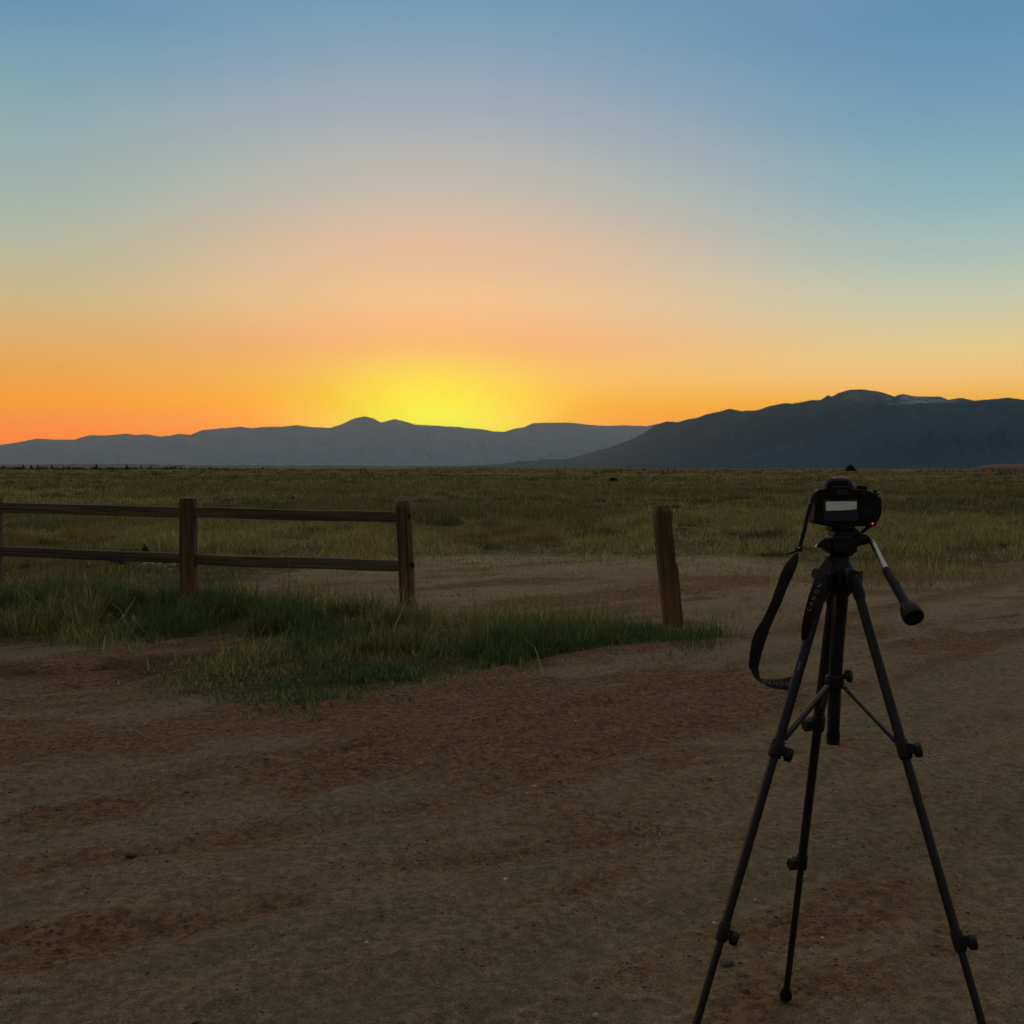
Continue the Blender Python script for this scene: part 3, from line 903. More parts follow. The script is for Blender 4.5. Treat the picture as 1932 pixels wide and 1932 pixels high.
# ------------------------------------------------------------------ near fence
def post(name, base, topv, w, dp, mat, parent, L, seed, chip=None, round_top=0.0):
    """rough squared post from base to topv (world), w wide and dp deep"""
    q = np.random.default_rng(seed)
    bm = bmesh.new()
    lay = bm.verts.layers.float_vector.new('grain')
    ax = topv - base; H_ = ax.length; d = ax.normalized()
    s = RIGHT - d * RIGHT.dot(d); s.normalize(); f = d.cross(s).normalized()
    nz, ns = 34, 5
    rings = []
    o1, o2 = q.random(2) * 40
    for k in range(nz + 1):
        t = k / nz; z = t * H_
        ring = []
        per = []
        for e in range(4):
            for i in range(ns):
                a = i / ns
                c = [(-1 + 2 * a, -1), (1, -1 + 2 * a), (1 - 2 * a, 1), (-1, 1 - 2 * a)][e]
                per.append(c)
        tp = 1 - round_top * max(0, (t - .93) / .07) ** 1.6
        for c in per:
            cr_ = 1 - .06 * (abs(c[0]) > .95 and abs(c[1]) > .95)
            ang = math.atan2(c[1], c[0])
            nn = float(fbm(np.array([ang * 2.2 + o1]), np.array([z * 2.3 + o2]), 3)[0]) - .5
            nf = float(fbm(np.array([ang * 7 + o1]), np.array([z * 11 + o2]), 2)[0]) - .5
            r = (1 + .14 * nn + .05 * nf) * tp * cr_
            u, v = c[0] * w / 2 * r, c[1] * dp / 2 * r
            if chip:
                u, v = chip(t, u, v)
            p = base + d * z + s * u + f * v
            if k == nz:
                p += d * (float(fbm(np.array([u * 40 + o1]), np.array([v * 40]), 2)[0]) - .5) * .02
            vv = bm.verts.new(p); vv[lay] = (z + o1, u, v + (seed * .37))
            ring.append(vv)
        rings.append(ring)
    n = len(rings[0])
    for a, b in zip(rings[:-1], rings[1:]):
        for k in range(n):
            bm.faces.new((a[k], a[(k + 1) % n], b[(k + 1) % n], b[k]))
    c = bm.verts.new(sum((v.co for v in rings[-1]), Vector()) / n + d * .004); c[lay] = (o1, 0, 0)
    for k in range(n):
        bm.faces.new((rings[-1][k], rings[-1][(k + 1) % n], c))
    return obj(name, bm, mat, parent, L)

def rail(name, p0, p1, h, w, parent, L, seed, sag=0.0):
    q = np.random.default_rng(seed)
    o1, o2 = q.random(2) * 40
    bm = bmesh.new(); lay = bm.verts.layers.float_vector.new('grain')
    d = (p1 - p0); LL = d.length; d.normalize()
    s = d.cross(Vector((0, 0, 1))).normalized(); t_ = s.cross(d).normalized()
    rings = []
    N = 40; K = 12
    for k in range(N + 1):
        t = k / N
        ring = []
        wob = (float(fbm(np.array([t * 2.5 + o1]), np.array([o2]), 3)[0]) - .5) * .014
        sc = 1 - .10 * sstep(np.array(abs(t - .5) * 2), .9, 1.0)
        for i in range(K):
            a = 2 * math.pi * (i + .5) / K
            cx_, cz_ = math.cos(a), math.sin(a)
            m_ = max(abs(cx_), abs(cz_)) ** .92
            nn = float(fbm(np.array([a * 1.6 + o1]), np.array([t * LL * 2.4 + o2]), 3)[0]) - .5
            r = (1 + .13 * nn) / m_ * sc
            u, v = cx_ * w / 2 * r, cz_ * h / 2 * r
            vv = bm.verts.new(p0 + d * (t * LL) + s * u + t_ * (v + wob - sag * 4 * t * (1 - t)))
            vv[lay] = (t * LL + o1, u, v + seed * .31)
            ring.append(vv)
        rings.append(ring)
    for a, b in zip(rings[:-1], rings[1:]):
        for k in range(K):
            bm.faces.new((a[k], a[(k + 1) % K], b[(k + 1) % K], b[k]))
    bm.faces.new(rings[0]); bm.faces.new(rings[-1])
    return obj(name, bm, M_RAIL, parent, L)

K_ = EYE / 1.2
D1, D2, D3, D4 = 10.1 * K_, 9.5 * K_, 8.88 * K_, 8.28 * K_
fence_base = P(355, 1130, D2); fence_base.z = 0
fence = thing('split_rail_fence', fence_base, 'dark weathered two-rail wooden fence along the tall verge grass', 'fence')
p1b = P(-14, 1110, D1); p1b.z = -.1; p1t = P(-14, 938, D1)
p2b = P(355.5, 1152, D2); p2t = P(355.5, 941, D2); p2b.z = -.1
p3b = P(771.5, 1190, D3); p3t = P(761, 944.5, D3)
post('post', p1b, p1t, 30 / F * D1, .13, M_POST, fence, fence_base, 1)
post('post', p2b, p2t, 28.5 / F * D2, .13, M_POST, fence, fence_base, 2)
corner = post('post', p3b, p3t, 28.5 / F * D3, .14, M_POST, fence, fence_base, 3, round_top=.3)
M_HOLE = simple('dark_knot_hole', (.012, .009, .006), .9)
for kx, ky, kr in ((771.5, 974, .017), (777.5, 1066, .019)):      # dark discs stand in for the shade inside the post's holes
    bm = bmesh.new()
    kp = P(kx, ky, D3 - .079)
    tube(bm, [kp, kp + FWD * .012, kp + FWD * .03], [kr * .8, kr, kr], 10, squash=1.5)
    obj('knot', bm, M_HOLE, corner, fence_base)
for a, b, h, sd in ((P(-10, 957.5, D1), P(345, 965.5, D2), 19, 11), (P(-10, 1039.5, D1), P(345, 1053.5, D2), 18, 12),
                    (P(366, 966.5, D2), P(753, 976, D3), 18, 13), (P(366, 1055, D2), P(757, 1068.5, D3), 18.5, 14)):
    hh = h * .5 * (1 / F) * (D2 + D3)
    rail('rail', a, b, hh * 1.10, .09, fence, fence_base, sd)

def chip(t, u, v):
    # a long splinter broken off the right face
    if u > 0 and .52 < t < .93:
        k = sstep(np.array(t), .52, .60) * (1 - sstep(np.array(t), .86, .93))
        u -= .016 * float(k)
    if t > .955:
        u = u * .86 - .002
    return u, v
p4b = P(1273.5, 1212, D4); p4t = P(1249, 954, D4)
lb = P(1272, 1190, D4); lb.z = 0
lone = thing('wooden_post', lb, 'leaning split wooden post standing alone without rails, right of the fence', 'post')
post('post_shaft', p4b, p4t, 36 / F * D4, .15, M_POST, lone, lb, 7, chip=chip, round_top=.22)
bm = bmesh.new()
lay = bm.verts.layers.float_vector.new('grain')
prism(bm, [P(1266, 1000, D4 - .08), P(1272, 1020, D4 - .085), P(1275, 1060, D4 - .09), P(1274, 1075, D4 - .09), P(1270, 1050, D4 - .09), P(1264, 1015, D4 - .085)], FWD * .03)
obj('splinter', bm, M_POST, lone, lb)

# ------------------------------------------------------------------ distant fence, shrubs, trees, sheds, bank
def gpoint(px, d):
    v = R @ Vector(((px - 966) / F, -(881 - 966) / F, -1))
    k = d / math.hypot(v.x, v.y)
    x, y = v.x * k, v.y * k
    return Vector((x, y, float(height(np.array([x]), np.array([y]))[0])))
ff = thing('distant_fence', gpoint(1360, 380), 'thin dark post-and-rail fence running along the far edge of the field', 'fence')
FB = Vector(ff.location)
fpx = np.arange(784, 1960, 14.9)
fp = []
for i, a in enumerate(fpx):
    d = np.interp(a, [784, 1300, 1950], [440, 400, 350])
    fp.append(gpoint(a + rng.uniform(-1, 1), d))
for i, p in enumerate(fp):
    bm = bmesh.new()
    hgt_ = 1.15 + rng.uniform(-.1, .12)
    obox(bm, p + Vector((0, 0, -.1)), p + Vector((rng.uniform(-.03, .03), 0, hgt_)), .17, .17, Vector((1, 0, 0)))
    obj('post', bm, M_FARWOOD, ff, FB, smooth_=False)
for z in (.5, .98):
    bm = bmesh.new()
    for a, b in zip(fp[:-1], fp[1:]):
        obox(bm, a + Vector((0, -.1, z)), b + Vector((0, -.1, z)), .04, .085)
    obj('rail', bm, M_FARWOOD, ff, FB, smooth_=False)

def leafy(name, base, rx, rz, n, lw, green, parent, L, seed, conical=False):
    q = np.random.default_rng(seed)
    t = q.random(n) * 2 * np.pi
    z = q.random(n)
    if conical:
        rr = (1 - z) ** .8 * np.sqrt(q.random(n)) * rx * (1 + .3 * np.sin(z * 23))
    else:
        rr = np.sqrt(np.clip(1 - (z * 1.02) ** 2.2, 0.03, 1)) * np.sqrt(q.random(n)) * rx
        rr = rr * (1 + .35 * (vnoise(t * 1.5 + seed, z * 4) - .5))
        z = z * (1 + .35 * (vnoise(t * 2 + seed, z * 0 + 2) - .5))
    x = base.x - L.x + np.cos(t) * rr; y = base.y - L.y + np.sin(t) * rr
    zz = base.z - L.z + z * rz
    col = (np.array(green)[None] * np.exp(q.normal(0, .35, (n, 1)))).clip(.004, .3)
    o = blades(name, x, y, np.full(n, lw * 2.2), np.full(n, lw), col, .8, z0=zz, mat=M_LEAF, kind=None, parent=parent)
    return o
bark = simple('shrub_bark', (.06, .045, .03), .9, scale=20)
def shrub(px, d, w, h, label, seed, n=900, lw=.09, green=(.022, .034, .018)):
    b = gpoint(px, d)
    t = thing('shrub', b, label, 'shrub')
    leafy('foliage', b, w / 2, h, n, lw, green, t, b, seed)
    bm = bmesh.new()
    q = np.random.default_rng(seed)
    for k in range(5):
        a = q.random() * 6.28
        tube(bm, [b + Vector((0, 0, -.05)), b + Vector((math.cos(a) * w * .12, math.sin(a) * w * .12, h * .4)), b + Vector((math.cos(a) * w * .25, math.sin(a) * w * .25, h * .8))], [.04 * h, .025 * h, .01 * h], 6)
    obj('stem', bm, bark, t, b)
shrub(1605, 345, 3.3, 1.75, 'round dark shrub on the horizon behind the tripod-mounted camera', 5, 1600, .12)
shrub(1157, 100, .9, .30, 'low dark shrub alone in the far field right of the centre', 6, 600, .05, (.04, .05, .022))
shrub(230, 15.6, .3, .16, 'small dark bush just left of the pale rocks behind the fence', 9, 700, .014, (.05, .055, .025))
shrub(272, 15.3, .14, .24, 'narrow dark bush against the left side of the largest pale rock', 10, 500, .012, (.05, .055, .025))
# low scrub on the left horizon, one far-off mass
m = 420
spx = rng.uniform(-250, 560, m); sd_ = rng.uniform(420, 620, m)
spx = np.concatenate([spx, rng.uniform(560, 800, 50)]); sd_ = np.concatenate([sd_, rng.uniform(480, 620, 50)]); m = len(spx)
bx = []; by = []
for a, d in zip(spx, sd_):
    p = gpoint(a, d); bx.append(p.x); by.append(p.y)
bx, by = np.array(bx), np.array(by)
idx = np.repeat(np.arange(m), 26); n = len(idx)
Rr = np.exp(rng.normal(math.log(.75), .4, m)) * np.interp(spx, [-250, 350, 560], [1.1, .95, .6])
t = rng.random(n) * 6.28; rr = np.sqrt(rng.random(n)) * Rr[idx] * 1.7
xx = bx[idx] + np.cos(t) * rr; yy = by[idx] + np.sin(t) * rr
hh = (.3 + 1.0 * np.sqrt(np.clip(1 - (rr / (Rr[idx] * 1.7)) ** 2, 0, 1)) * rng.uniform(.6, 1.1, n)) * Rr[idx]
blades('far_scrub', xx, yy, hh, np.full(n, .35), palette(n, (.018, .026, .014), (.05, .045, .025), rng.random(n) * .6, .3), .3,
       z0=height(xx, yy) - .1, mat=M_LEAF)
for i, (a, d, h, w, lab) in enumerate([
        (182, 600, 3.4, 1.1, 'taller of two tiny dark conifers on the left horizon, the left one'),
        (239, 600, 3.2, 1.3, 'tiny dark conifer on the left horizon, right of the tallest one'),
        (44, 560, 2.6, 1.0, 'tiny dark pointed tree on the horizon near the left picture edge'),
        (59, 580, 2.5, 1.2, 'tiny broad dark tree on the left horizon, second from the edge'),
        (71, 560, 2.9, 0.7, 'very thin dark tree on the left horizon, third from the edge'),
        (98, 580, 2.3, 1.0, 'squat dark tree on the left horizon between thin tree and conifer'),
        (284, 600, 2.3, 1.1, 'small dark tree on the left horizon just left of the white shed'),
        (266, 600, 2.5, .6, 'thin spindly tree on the left horizon between two wider ones')]):
    b = gpoint(a, d); h *= .65; w *= .8
    tr = thing('far_tree', b, lab, 'tree', 'tiny trees on the left horizon')
    leafy('crown', b + Vector((0, 0, .5)), w / 2 * 1.2, h, 260, .22, (.016, .024, .014), tr, b, 40 + i, conical=True)
    bm = bmesh.new(); tube(bm, [b - Vector((0, 0, .2)), b + Vector((0, 0, h * .8))], [.12, .04], 6)
    obj('trunk', bm, bark, tr, b)
M_SHED = simple('white_painted_wall', (.72, .72, .70), .7, scale=2, vary=.06)
M_SHEDROOF = simple('grey_roof', (.3, .3, .3), .7, scale=2)
for a, d, w, h, lab in ((344, 900, 7, 2.6, 'tiny white shed with a pitched roof on the left horizon'),
                        (487, 900, 2.2, 3.0, 'tiny white hut on the horizon above the fence middle')):
    b = gpoint(a, d); t_ = thing('white_shed', b, lab, 'shed')
    bm = bmesh.new(); prism(bm, [b + Vector((-w / 2, 0, -.3)), b + Vector((w / 2, 0, -.3)), b + Vector((w / 2, 0, h)), b + Vector((-w / 2, 0, h))], Vector((0, 4, 0)))
    obj('wall', bm, M_SHED, t_, b, smooth_=False)
    bm = bmesh.new(); prism(bm, [b + Vector((-w / 2 - .3, -.2, h + .01)), b + Vector((w / 2 + .3, -.2, h + .01)), b + Vector((0, -.2, h + 1.0))], Vector((0, 4.4, 0)))
    obj('roof', bm, M_SHEDROOF, t_, b, smooth_=False)

# low earth bank on the right
def bank():
    xs = np.linspace(1785, 2600, 90)
    prof = np.interp(xs, [1785, 1830, 1862, 1880, 1932, 2100, 2600], [0, 1.1, 2.7, 3.0, 3.1, 3.4, 3.2])
    prof = prof * (1 + .12 * (fbm(xs * .05, xs * 0, 3) - .5))
    V = []; cols = 9
    for i, a in enumerate(xs):
        for j in range(cols):
            t = j / (cols - 1)
            d = 470 + 26 * t
            b = gpoint(a, d)
            z = prof[i] * math.sin(math.pi * min(t * 1.0, 1)) ** .7
            V.append((b.x, b.y, b.z - .2 + z + .25 * float(vnoise(np.array([a * .15]), np.array([t * 5.]))[0]) * z / 3))
    n, m_ = len(xs), cols
    i = np.arange(n - 1)[:, None] * m_; j = np.arange(m_ - 1)[None, :]
    Q = np.stack([i + j, i + m_ + j, i + m_ + j + 1, i + j + 1], -1).reshape(-1, 4)
    me = bpy.data.meshes.new('earth_bank'); build_mesh(me, np.array(V), Q)
    me.materials.append(simple('bare_earth_bank', (.15, .085, .05), .95, scale=.4, vary=.3))
    me.polygons.foreach_set('use_smooth', np.ones(len(me.polygons), bool))
    o = bpy.data.objects.new('earth_bank', me); COL.objects.link(o); tag(o, kind='structure')
bank()
# pale dry weeds by the far fence
n = 900
a_ = np.concatenate([rng.normal(1697, 9, n // 2), rng.normal(1716, 5, n // 2)])
pp = [gpoint(a, d) for a, d in zip(a_, rng.uniform(320, 335, n))]
xx = np.array([p.x for p in pp]); yy = np.array([p.y for p in pp])
blades('pale_weeds', xx, yy, rng.uniform(.1, .9, n) ** 1.5, np.full(n, .10), palette(n, (.35, .32, .24), (.5, .46, .36), rng.random(n), .15), .2)

# dead branching weed lying by the track
bm = bmesh.new()
q = np.random.default_rng(12)
def gz(px, py, z): 
    p = G(px, py); p.z = float(height(np.array([p.x]), np.array([p.y]))[0]) + z; return p
loc = gz(230, 1190, 0)
for pts in ([(215, 1188, .02), (232, 1183, .10), (250, 1178, .12), (262, 1186, .04)], [(232, 1183, .10), (245, 1172, .14), (255, 1160, .16)],
            [(250, 1186, .12), (262, 1196, .08), (278, 1200, .02)], [(205, 1181, .12), (222, 1186, .08), (240, 1178, .12), (258, 1182, .06)],
            [(146, 1204, .01), (165, 1196, .03), (182, 1185, .04)], [(248, 1203, .03), (256, 1196, .10), (250, 1190, .12)],
            [(240, 1188, .05), (226, 1176, .14), (212, 1174, .17)], [(182, 1185, .04), (210, 1186, .05), (240, 1190, .05)]):
    pp = [gz(*p) for p in pts]
    tube(bm, pp, [.0022, .002, .0017, .0012][:len(pp)], 6)
o = obj('dead_weed', bm, simple('dry_pale_stem', (.30, .27, .19), .8, scale=30), None, loc)
o.location = loc
tag(o, 'pale dead branching weed lying beside the rutted track at left', 'dead weed')

# ------------------------------------------------------------------ tripod
DT = 2.26
H0 = EYE
def gfoot(px, py):
    return G(px, py)
feet = {'rear': G(1482, 1884), 'left': None, 'right': None}
def line_foot(x0, y0, slope, y): return G(x0 + slope * (y - y0), y)
feet['left'] = line_foot(1314, 1932, -.2905, 2190)
feet['right'] = line_foot(1854, 1932, .285, 2330)
base_t = P(1575, 1403, DT); base_t.z = 0
tri = thing('camera_tripod', base_t, 'black aluminium photo tripod standing with spread legs on the dirt road', 'tripod')
TB = base_t
def tobj(name, bm, mat, parent=tri, **k): return obj(name, bm, mat, parent, TB, **k)

bm = bmesh.new()
tube(bm, [P(1588, 1118, DT), P(1579, 1227, DT), P(1575, 1297, DT), P(1571.5, 1402, DT)], [.0145, .0138, .0132, .0122], 20)
col_o = tobj('center_column', bm, M_PLASTIC)
bm = bmesh.new(); tube(bm, [P(1572.4, 1383, DT), P(1571.4, 1404, DT)], [.0138, .0132], 20)
for s in (-1, 1):
    obox(bm, P(1572 + s * 6, 1386, DT - .004), P(1572 + s * 12.5, 1385, DT - .004), .006, .005, Vector((0, 1, 0)))
tobj('column_cap', bm, M_PLASTIC, col_o)
bm = bmesh.new()       # rack guide on the column
obox(bm, P(1571.5, 1130, DT - .0145), P(1567, 1290, DT - .0138), .004, .003, Vector((0, 1, 0)))
tobj('rack_strip', bm, M_LEG, col_o)

# shoulder
bm = bmesh.new()
tube(bm, [P(1584, 1050, DT), P(1584, 1060, DT), P(1583, 1072, DT), P(1583, 1100, DT), P(1583, 1118, DT), P(1582, 1124, DT)], [.018, .024, .031, .033, .025, .018], 24)
hing = {'left': P(1556, 1098, DT - .035), 'right': P(1613, 1094, DT - .05), 'rear': P(1574, 1108, DT + .05)}
cc = P(1583, 1090, DT)
for k_, h_ in hing.items():
    obox(bm, cc, h_ + (h_ - cc).normalized() * .006, .030, .036)
sh = tobj('shoulder', bm, M_PLASTIC, bevel=.004)
bm = bmesh.new()      # the right yoke with its shiny top edge
prism(bm, [P(1598, 1072, DT - .055), P(1604, 1070, DT - .055), P(1624, 1079, DT - .055), P(1628, 1086, DT - .055), P(1626, 1103, DT - .055), P(1612, 1106, DT - .055), P(1598, 1104, DT - .055)], FWD * .034)
tobj('leg_yoke', bm, simple('glossy_black_plastic', (.02, .02, .02), .25), bevel=.003)
bm = bmesh.new()
tube(bm, [P(1545, 1083, DT - .03), P(1536, 1082, DT - .034)], [.012, .011], 14)
tube(bm, [P(1556, 1086, DT - .02), P(1545, 1083, DT - .03)], [.006, .006], 10)
tobj('column_lock_knob', bm, M_PLASTIC, bevel=.0015)
bm = bmesh.new()
tube(bm, [P(1589, 1042, DT), P(1588, 1048, DT), P(1586, 1053, DT)], [.016, .019, .016], 20)
tobj('neck_collar', bm, M_LEG)

def leg(kind, secs):
    a, f = hing[kind], feet[kind]
    d = (f - a).normalized(); L_ = (f - a).length
    def t_at(py):
        lo, hi = 0.0, 1.0
        for _ in range(50):
            m_ = (lo + hi) / 2
            p = a + (f - a) * m_
            _, y_ = to_px(np.array([p.x]), np.array([p.y]), p.z)
            if y_[0] < py: lo = m_
            else: hi = m_
        return lo
    t1, t2 = t_at(secs[0]), t_at(secs[1])
    at = lambda t: a + (f - a) * t
    r1, r2, r3 = secs[2]
    bm = bmesh.new()
    for p, q_, r in ((at(0), at(t1), r1), (at(t1) - d * .02, at(t2), r2), (at(t2) - d * .02, at(1) - d * .012, r3)):
        # slightly flattened section with a rib along the front
        tube(bm, [p, q_], [r, r], 20, squash=1.0)
    lg = tobj('leg', bm, M_LEG)
    bm = bmesh.new()
    tube(bm, [at(0) - d * .018, at(0) - d * .004, at(0) + d * .035, at(0) + d * .04], [r1 * .8, r1 * 1.18, r1 * 1.2, r1 * 1.05], 18)
    tobj('hinge_sleeve', bm, M_PLASTIC, lg)
    side = RIGHT if kind != 'rear' else -RIGHT
    for t, r in ((t1, r1), (t2, r2)):
        c = at(t)
        s = side - d * side.dot(d); s.normalize()
        s = (s - FWD * .35).normalized()
        bm = bmesh.new()
        tube(bm, [c - d * .019, c - d * .016, c + d * .016, c + d * .019], [r * 1.12, r * 1.28, r * 1.28, r * 1.0], 18)
        obox(bm, c, c + s * (r * 1.9), .020, .024, d)
        lk = tobj('lock_collar', bm, M_PLASTIC, lg, bevel=.0015)
        bm = bmesh.new()
        k0 = c + s * r * 1.75 + d * .004
        tube(bm, [k0, k0 + s * .003, k0 + s * .013, k0 + s * .016], [.009, .0145, .0145, .011], 8)
        tobj('lock_knob', bm, M_PLASTIC, lg, bevel=.001)
    bm = bmesh.new()
    tube(bm, [f - d * .03, f - d * .024, f - d * .010, f - d * .004, f + d * .002], [r3 * 1.1, r3 * 1.5, r3 * 1.95, r3 * 1.9, r3 * 1.2], 16)
    tobj('rubber_foot', bm, M_RUBBER, lg)
    return at, t_at, d
atL, tL, dL = leg('left', (1412, 1757, (.0103, .0089, .0074)))
atR, tR, dR = leg('right', (1414, 1775, (.0100, .0087, .0072)))
atB, tB_, dB = leg('rear', (1364, 1626, (.0115, .0100, .0078)))
# braces
cb = P(1574.5, 1290, DT)
bm = bmesh.new(); tube(bm, [P(1575, 1273, DT), P(1575, 1276, DT), P(1574, 1296, DT), P(1574, 1299, DT)], [.016, .019, .019, .016], 20)
for p in (P(1560, 1290, DT - .012), P(1591, 1290, DT - .012), P(1570, 1290, DT + .022)):
    obox(bm, cb, p, .014, .016)
bc = tobj('brace_collar', bm, M_PLASTIC, bevel=.0015)
bm = bmesh.new(); tube(bm, [P(1586, 1277, DT - .01), P(1596, 1276, DT - .014)], [.006, .006], 10)
tube(bm, [P(1595.5, 1276.5, DT - .014), P(1597.5, 1276, DT - .015), P(1606, 1275, DT - .02), P(1608, 1275, DT - .021)], [.009, .0135, .0135, .010], 8)
tobj('collar_knob', bm, M_PLASTIC, bc, bevel=.001)
for (p, q_, w, h) in ((P(1563, 1294, DT - .02), atL(tL(1395)) + RIGHT * .009, .012, .008), (P(1592, 1295, DT - .02), atR(tR(1402)) - RIGHT * .008, .009, .007),
                      (P(1568, 1294, DT + .02), atB(tB_(1350)), .011, .008)):
    bm = bmesh.new()
    obox(bm, p, q_, w, h)
    tobj('brace', bm, M_LEG, bevel=.0022)

# pan head
bm = bmesh.new()
pbox(bm, 1571, 1011, 1611, 1043, DT - .028, .055)
prism(bm, [P(1560, 1019, DT - .02), P(1572, 1013, DT - .02), P(1620, 1012, DT - .02), P(1619, 1040, DT - .02), P(1611, 1046, DT - .02), P(1572, 1046, DT - .02), P(1558, 1036, DT - .02)], FWD * .042)
tube(bm, [P(1588, 1040, DT), P(1588, 1049, DT)], [.026, .022], 22)
head = tobj('pan_head', bm, M_PLASTIC, bevel=.004, seg=3)
bm = bmesh.new()
pbox(bm, 1575, 1000, 1617, 1013, DT - .024, .05)
tobj('tilt_block', bm, M_PLASTIC, head, bevel=.003)
bm = bmesh.new()
pbox(bm, 1571, 991.8, 1614, 1001, DT - .026, .055)
prism(bm, [P(1612, 995, DT - .02), P(1621, 1001, DT - .02), P(1626, 1010, DT - .02), P(1612, 1010, DT - .02)], FWD * .03)
tobj('mounting_plate', bm, M_RUBBER, head, bevel=.002)
bm = bmesh.new()       # tilt lever at the left
prism(bm, [P(1541, 1030, DT - .03), P(1549, 1020, DT - .03), P(1558, 1015, DT - .03), P(1568, 1016, DT - .03), P(1568, 1034, DT - .03), P(1552, 1034, DT - .03), P(1542, 1033, DT - .03)], FWD * .022)
tobj('tilt_lever', bm, M_PLASTIC, head, bevel=.003)
bm = bmesh.new(); tube(bm, [P(1543, 1029, DT - .026), P(1537.5, 1033, DT - .026)], [.003, .0025], 8)
tobj('lever_pin', bm, M_METAL, head)
bm = bmesh.new()
tube(bm, [P(1614, 1020, DT - .005), P(1622, 1019, DT - .01), P(1632, 1018, DT - .02), P(1638, 1019, DT - .028)], [.014, .012, .0105, .008], 14)
pbox(bm, 1620, 1008, 1631, 1020, DT - .02, .02)
tobj('handle_socket', bm, M_PLASTIC, head, bevel=.0015)
hp = [(1634, 1018, 2.240), (1640, 1019, 2.226), (1645, 1023.5, 2.215), (1649, 1030, 2.206), (1661, 1054, 2.17), (1674, 1079, 2.135)]
bm = bmesh.new(); tube(bm, [P(*p) for p in hp], .0056, 16)
rod = tobj('pan_handle', bm, M_CHROME)
gp = [(1671.5, 1074, 2.142), (1673, 1077, 2.138), (1690, 1106, 2.10), (1705, 1132, 2.062), (1710, 1140, 2.05), (1714, 1148, 2.038), (1718.5, 1155, 2.027), (1722, 1161, 2.018), (1725, 1166, 2.012)]
bm = bmesh.new(); tube(bm, [P(*p) for p in gp], [.0068, .0086, .0090, .0092, .0112, .0160, .0192, .0200, .0186], 24)
tobj('handle_grip', bm, M_RUBBER, rod)
# small logo print on the left leg
def text_mesh(s, size, origin, xdir, ydir, mat, parent, L, name, ext=.0003, sp=1.05):
    cu = bpy.data.curves.new('t', 'FONT'); cu.body = s; cu.size = size; cu.extrude = ext; cu.space_character = sp
    cu.align_x = 'LEFT'; cu.align_y = 'CENTER'
    o = bpy.data.objects.new('t', cu); COL.objects.link(o)
    dg = bpy.context.evaluated_depsgraph_get()
    me = bpy.data.meshes.new_from_object(o.evaluated_get(dg)); me.name = name
    bpy.data.objects.remove(o); bpy.data.curves.remove(cu)
    xd = xdir.normalized(); zd = xd.cross(ydir).normalized(); yd = zd.cross(xd)
    M = Matrix((xd, yd, zd)).transposed().to_4x4()
    me.transform(Matrix.Translation(origin - Vector(L)) @ M)
    me.materials.clear(); me.materials.append(mat)
    o = bpy.data.objects.new(name, me); COL.objects.link(o); o.parent = parent
    return o
lg_left = [c for c in tri.children if c.name.startswith('leg') and not c.name.startswith('leg_yoke')][0]
p0 = atL(tL(1266)); p1_ = atL(tL(1246))
fr = -FWD - dL * (-FWD).dot(dL); fr.normalize()
sd = dL.cross(fr).normalized()
if sd.dot(RIGHT) > 0: sd = -sd
text_mesh('sun', .0125, p0 + fr * .0094 + sd * .0045, -dL, sd, M_INKBLUE, lg_left, TB, 'leg_lettering')

# ------------------------------------------------------------------ the camera on the tripod
DC = 2.235
cb_ = P(1595, 992, DC + .02)
dslr = thing('digital_camera', cb_, 'black single-lens reflex camera seen from behind on the tripod, screen and red lamp lit', 'camera')
def cobj(name, bm, mat, parent=dslr, **k): return obj(name, bm, mat, parent, cb_, **k)
def A1(u, v): return (1499.3 + u * .097, 885.9 + v * .097)
def outline(pts, d): return [P(*A1(u, v), d) for u, v in pts]
bm = bmesh.new()
prism(bm, outline([(372, 1005), (440, 1062), (700, 1108), (1080, 1106), (1585, 1106), (1600, 1080), (1612, 940), (1665, 860), (1684, 700), (1668, 560), (1610, 470),
                   (1500, 425), (1400, 400), (1180, 372), (600, 372), (490, 385), (430, 430), (392, 560), (384, 880)], DC), FWD * .048, .97)
body = cobj('body', bm, M_BODY, bevel=.0045, seg=3)
bm = bmesh.new()
prism(bm, outline([(1330, 1100), (1585, 1100), (1605, 940), (1655, 860), (1675, 700), (1660, 570), (1600, 480), (1450, 430), (1330, 430)], DC + .046), FWD * .03, .86)
cobj('hand_grip', bm, M_RUBBER, bevel=.006, seg=3)
# pentaprism hump
def hump(dp, sc, drop):
    pts = [(575, 380), (600, 262), (640, 205), (690, 178), (790, 163), (1010, 163), (1070, 190), (1120, 250), (1150, 330), (1165, 380)]
    cx, cy = 870, 380
    return [P(*A1(cx + (u - cx) * sc, cy + (v - cy) * sc + drop), dp) for u, v in pts]
bm = bmesh.new()
rings = [[bm.verts.new(p) for p in hump(d, s, dr)] for d, s, dr in ((DC - .004, .80, 10), (DC + .004, .96, 0), (DC + .03, 1.0, 0), (DC + .055, .93, 30), (DC + .072, .80, 70))]
for a, b in zip(rings[:-1], rings[1:]):
    for k in range(len(a) - 1):
        bm.faces.new((a[k], a[k + 1], b[k + 1], b[k]))
    bm.faces.new((a[-1], a[0], b[0], b[-1]))
bm.faces.new(rings[0]); bm.faces.new(rings[-1])
hm = cobj('viewfinder_hump', bm, M_BODY, bevel=.002)
bm = bmesh.new()
for u in (800, 985):
    pbox(bm, A1(u, 0)[0], 899.8, A1(u + 70, 0)[0], 902.2, DC + .008, .022)
pbox(bm, A1(815, 0)[0], 902.0, A1(1040, 0)[0], 903.2, DC + .008, .024)
pbox(bm, A1(870, 0)[0], 897.8, A1(975, 0)[0], 900.6, DC + .032, .006)
cobj('hot_shoe', bm, M_METAL, hm)
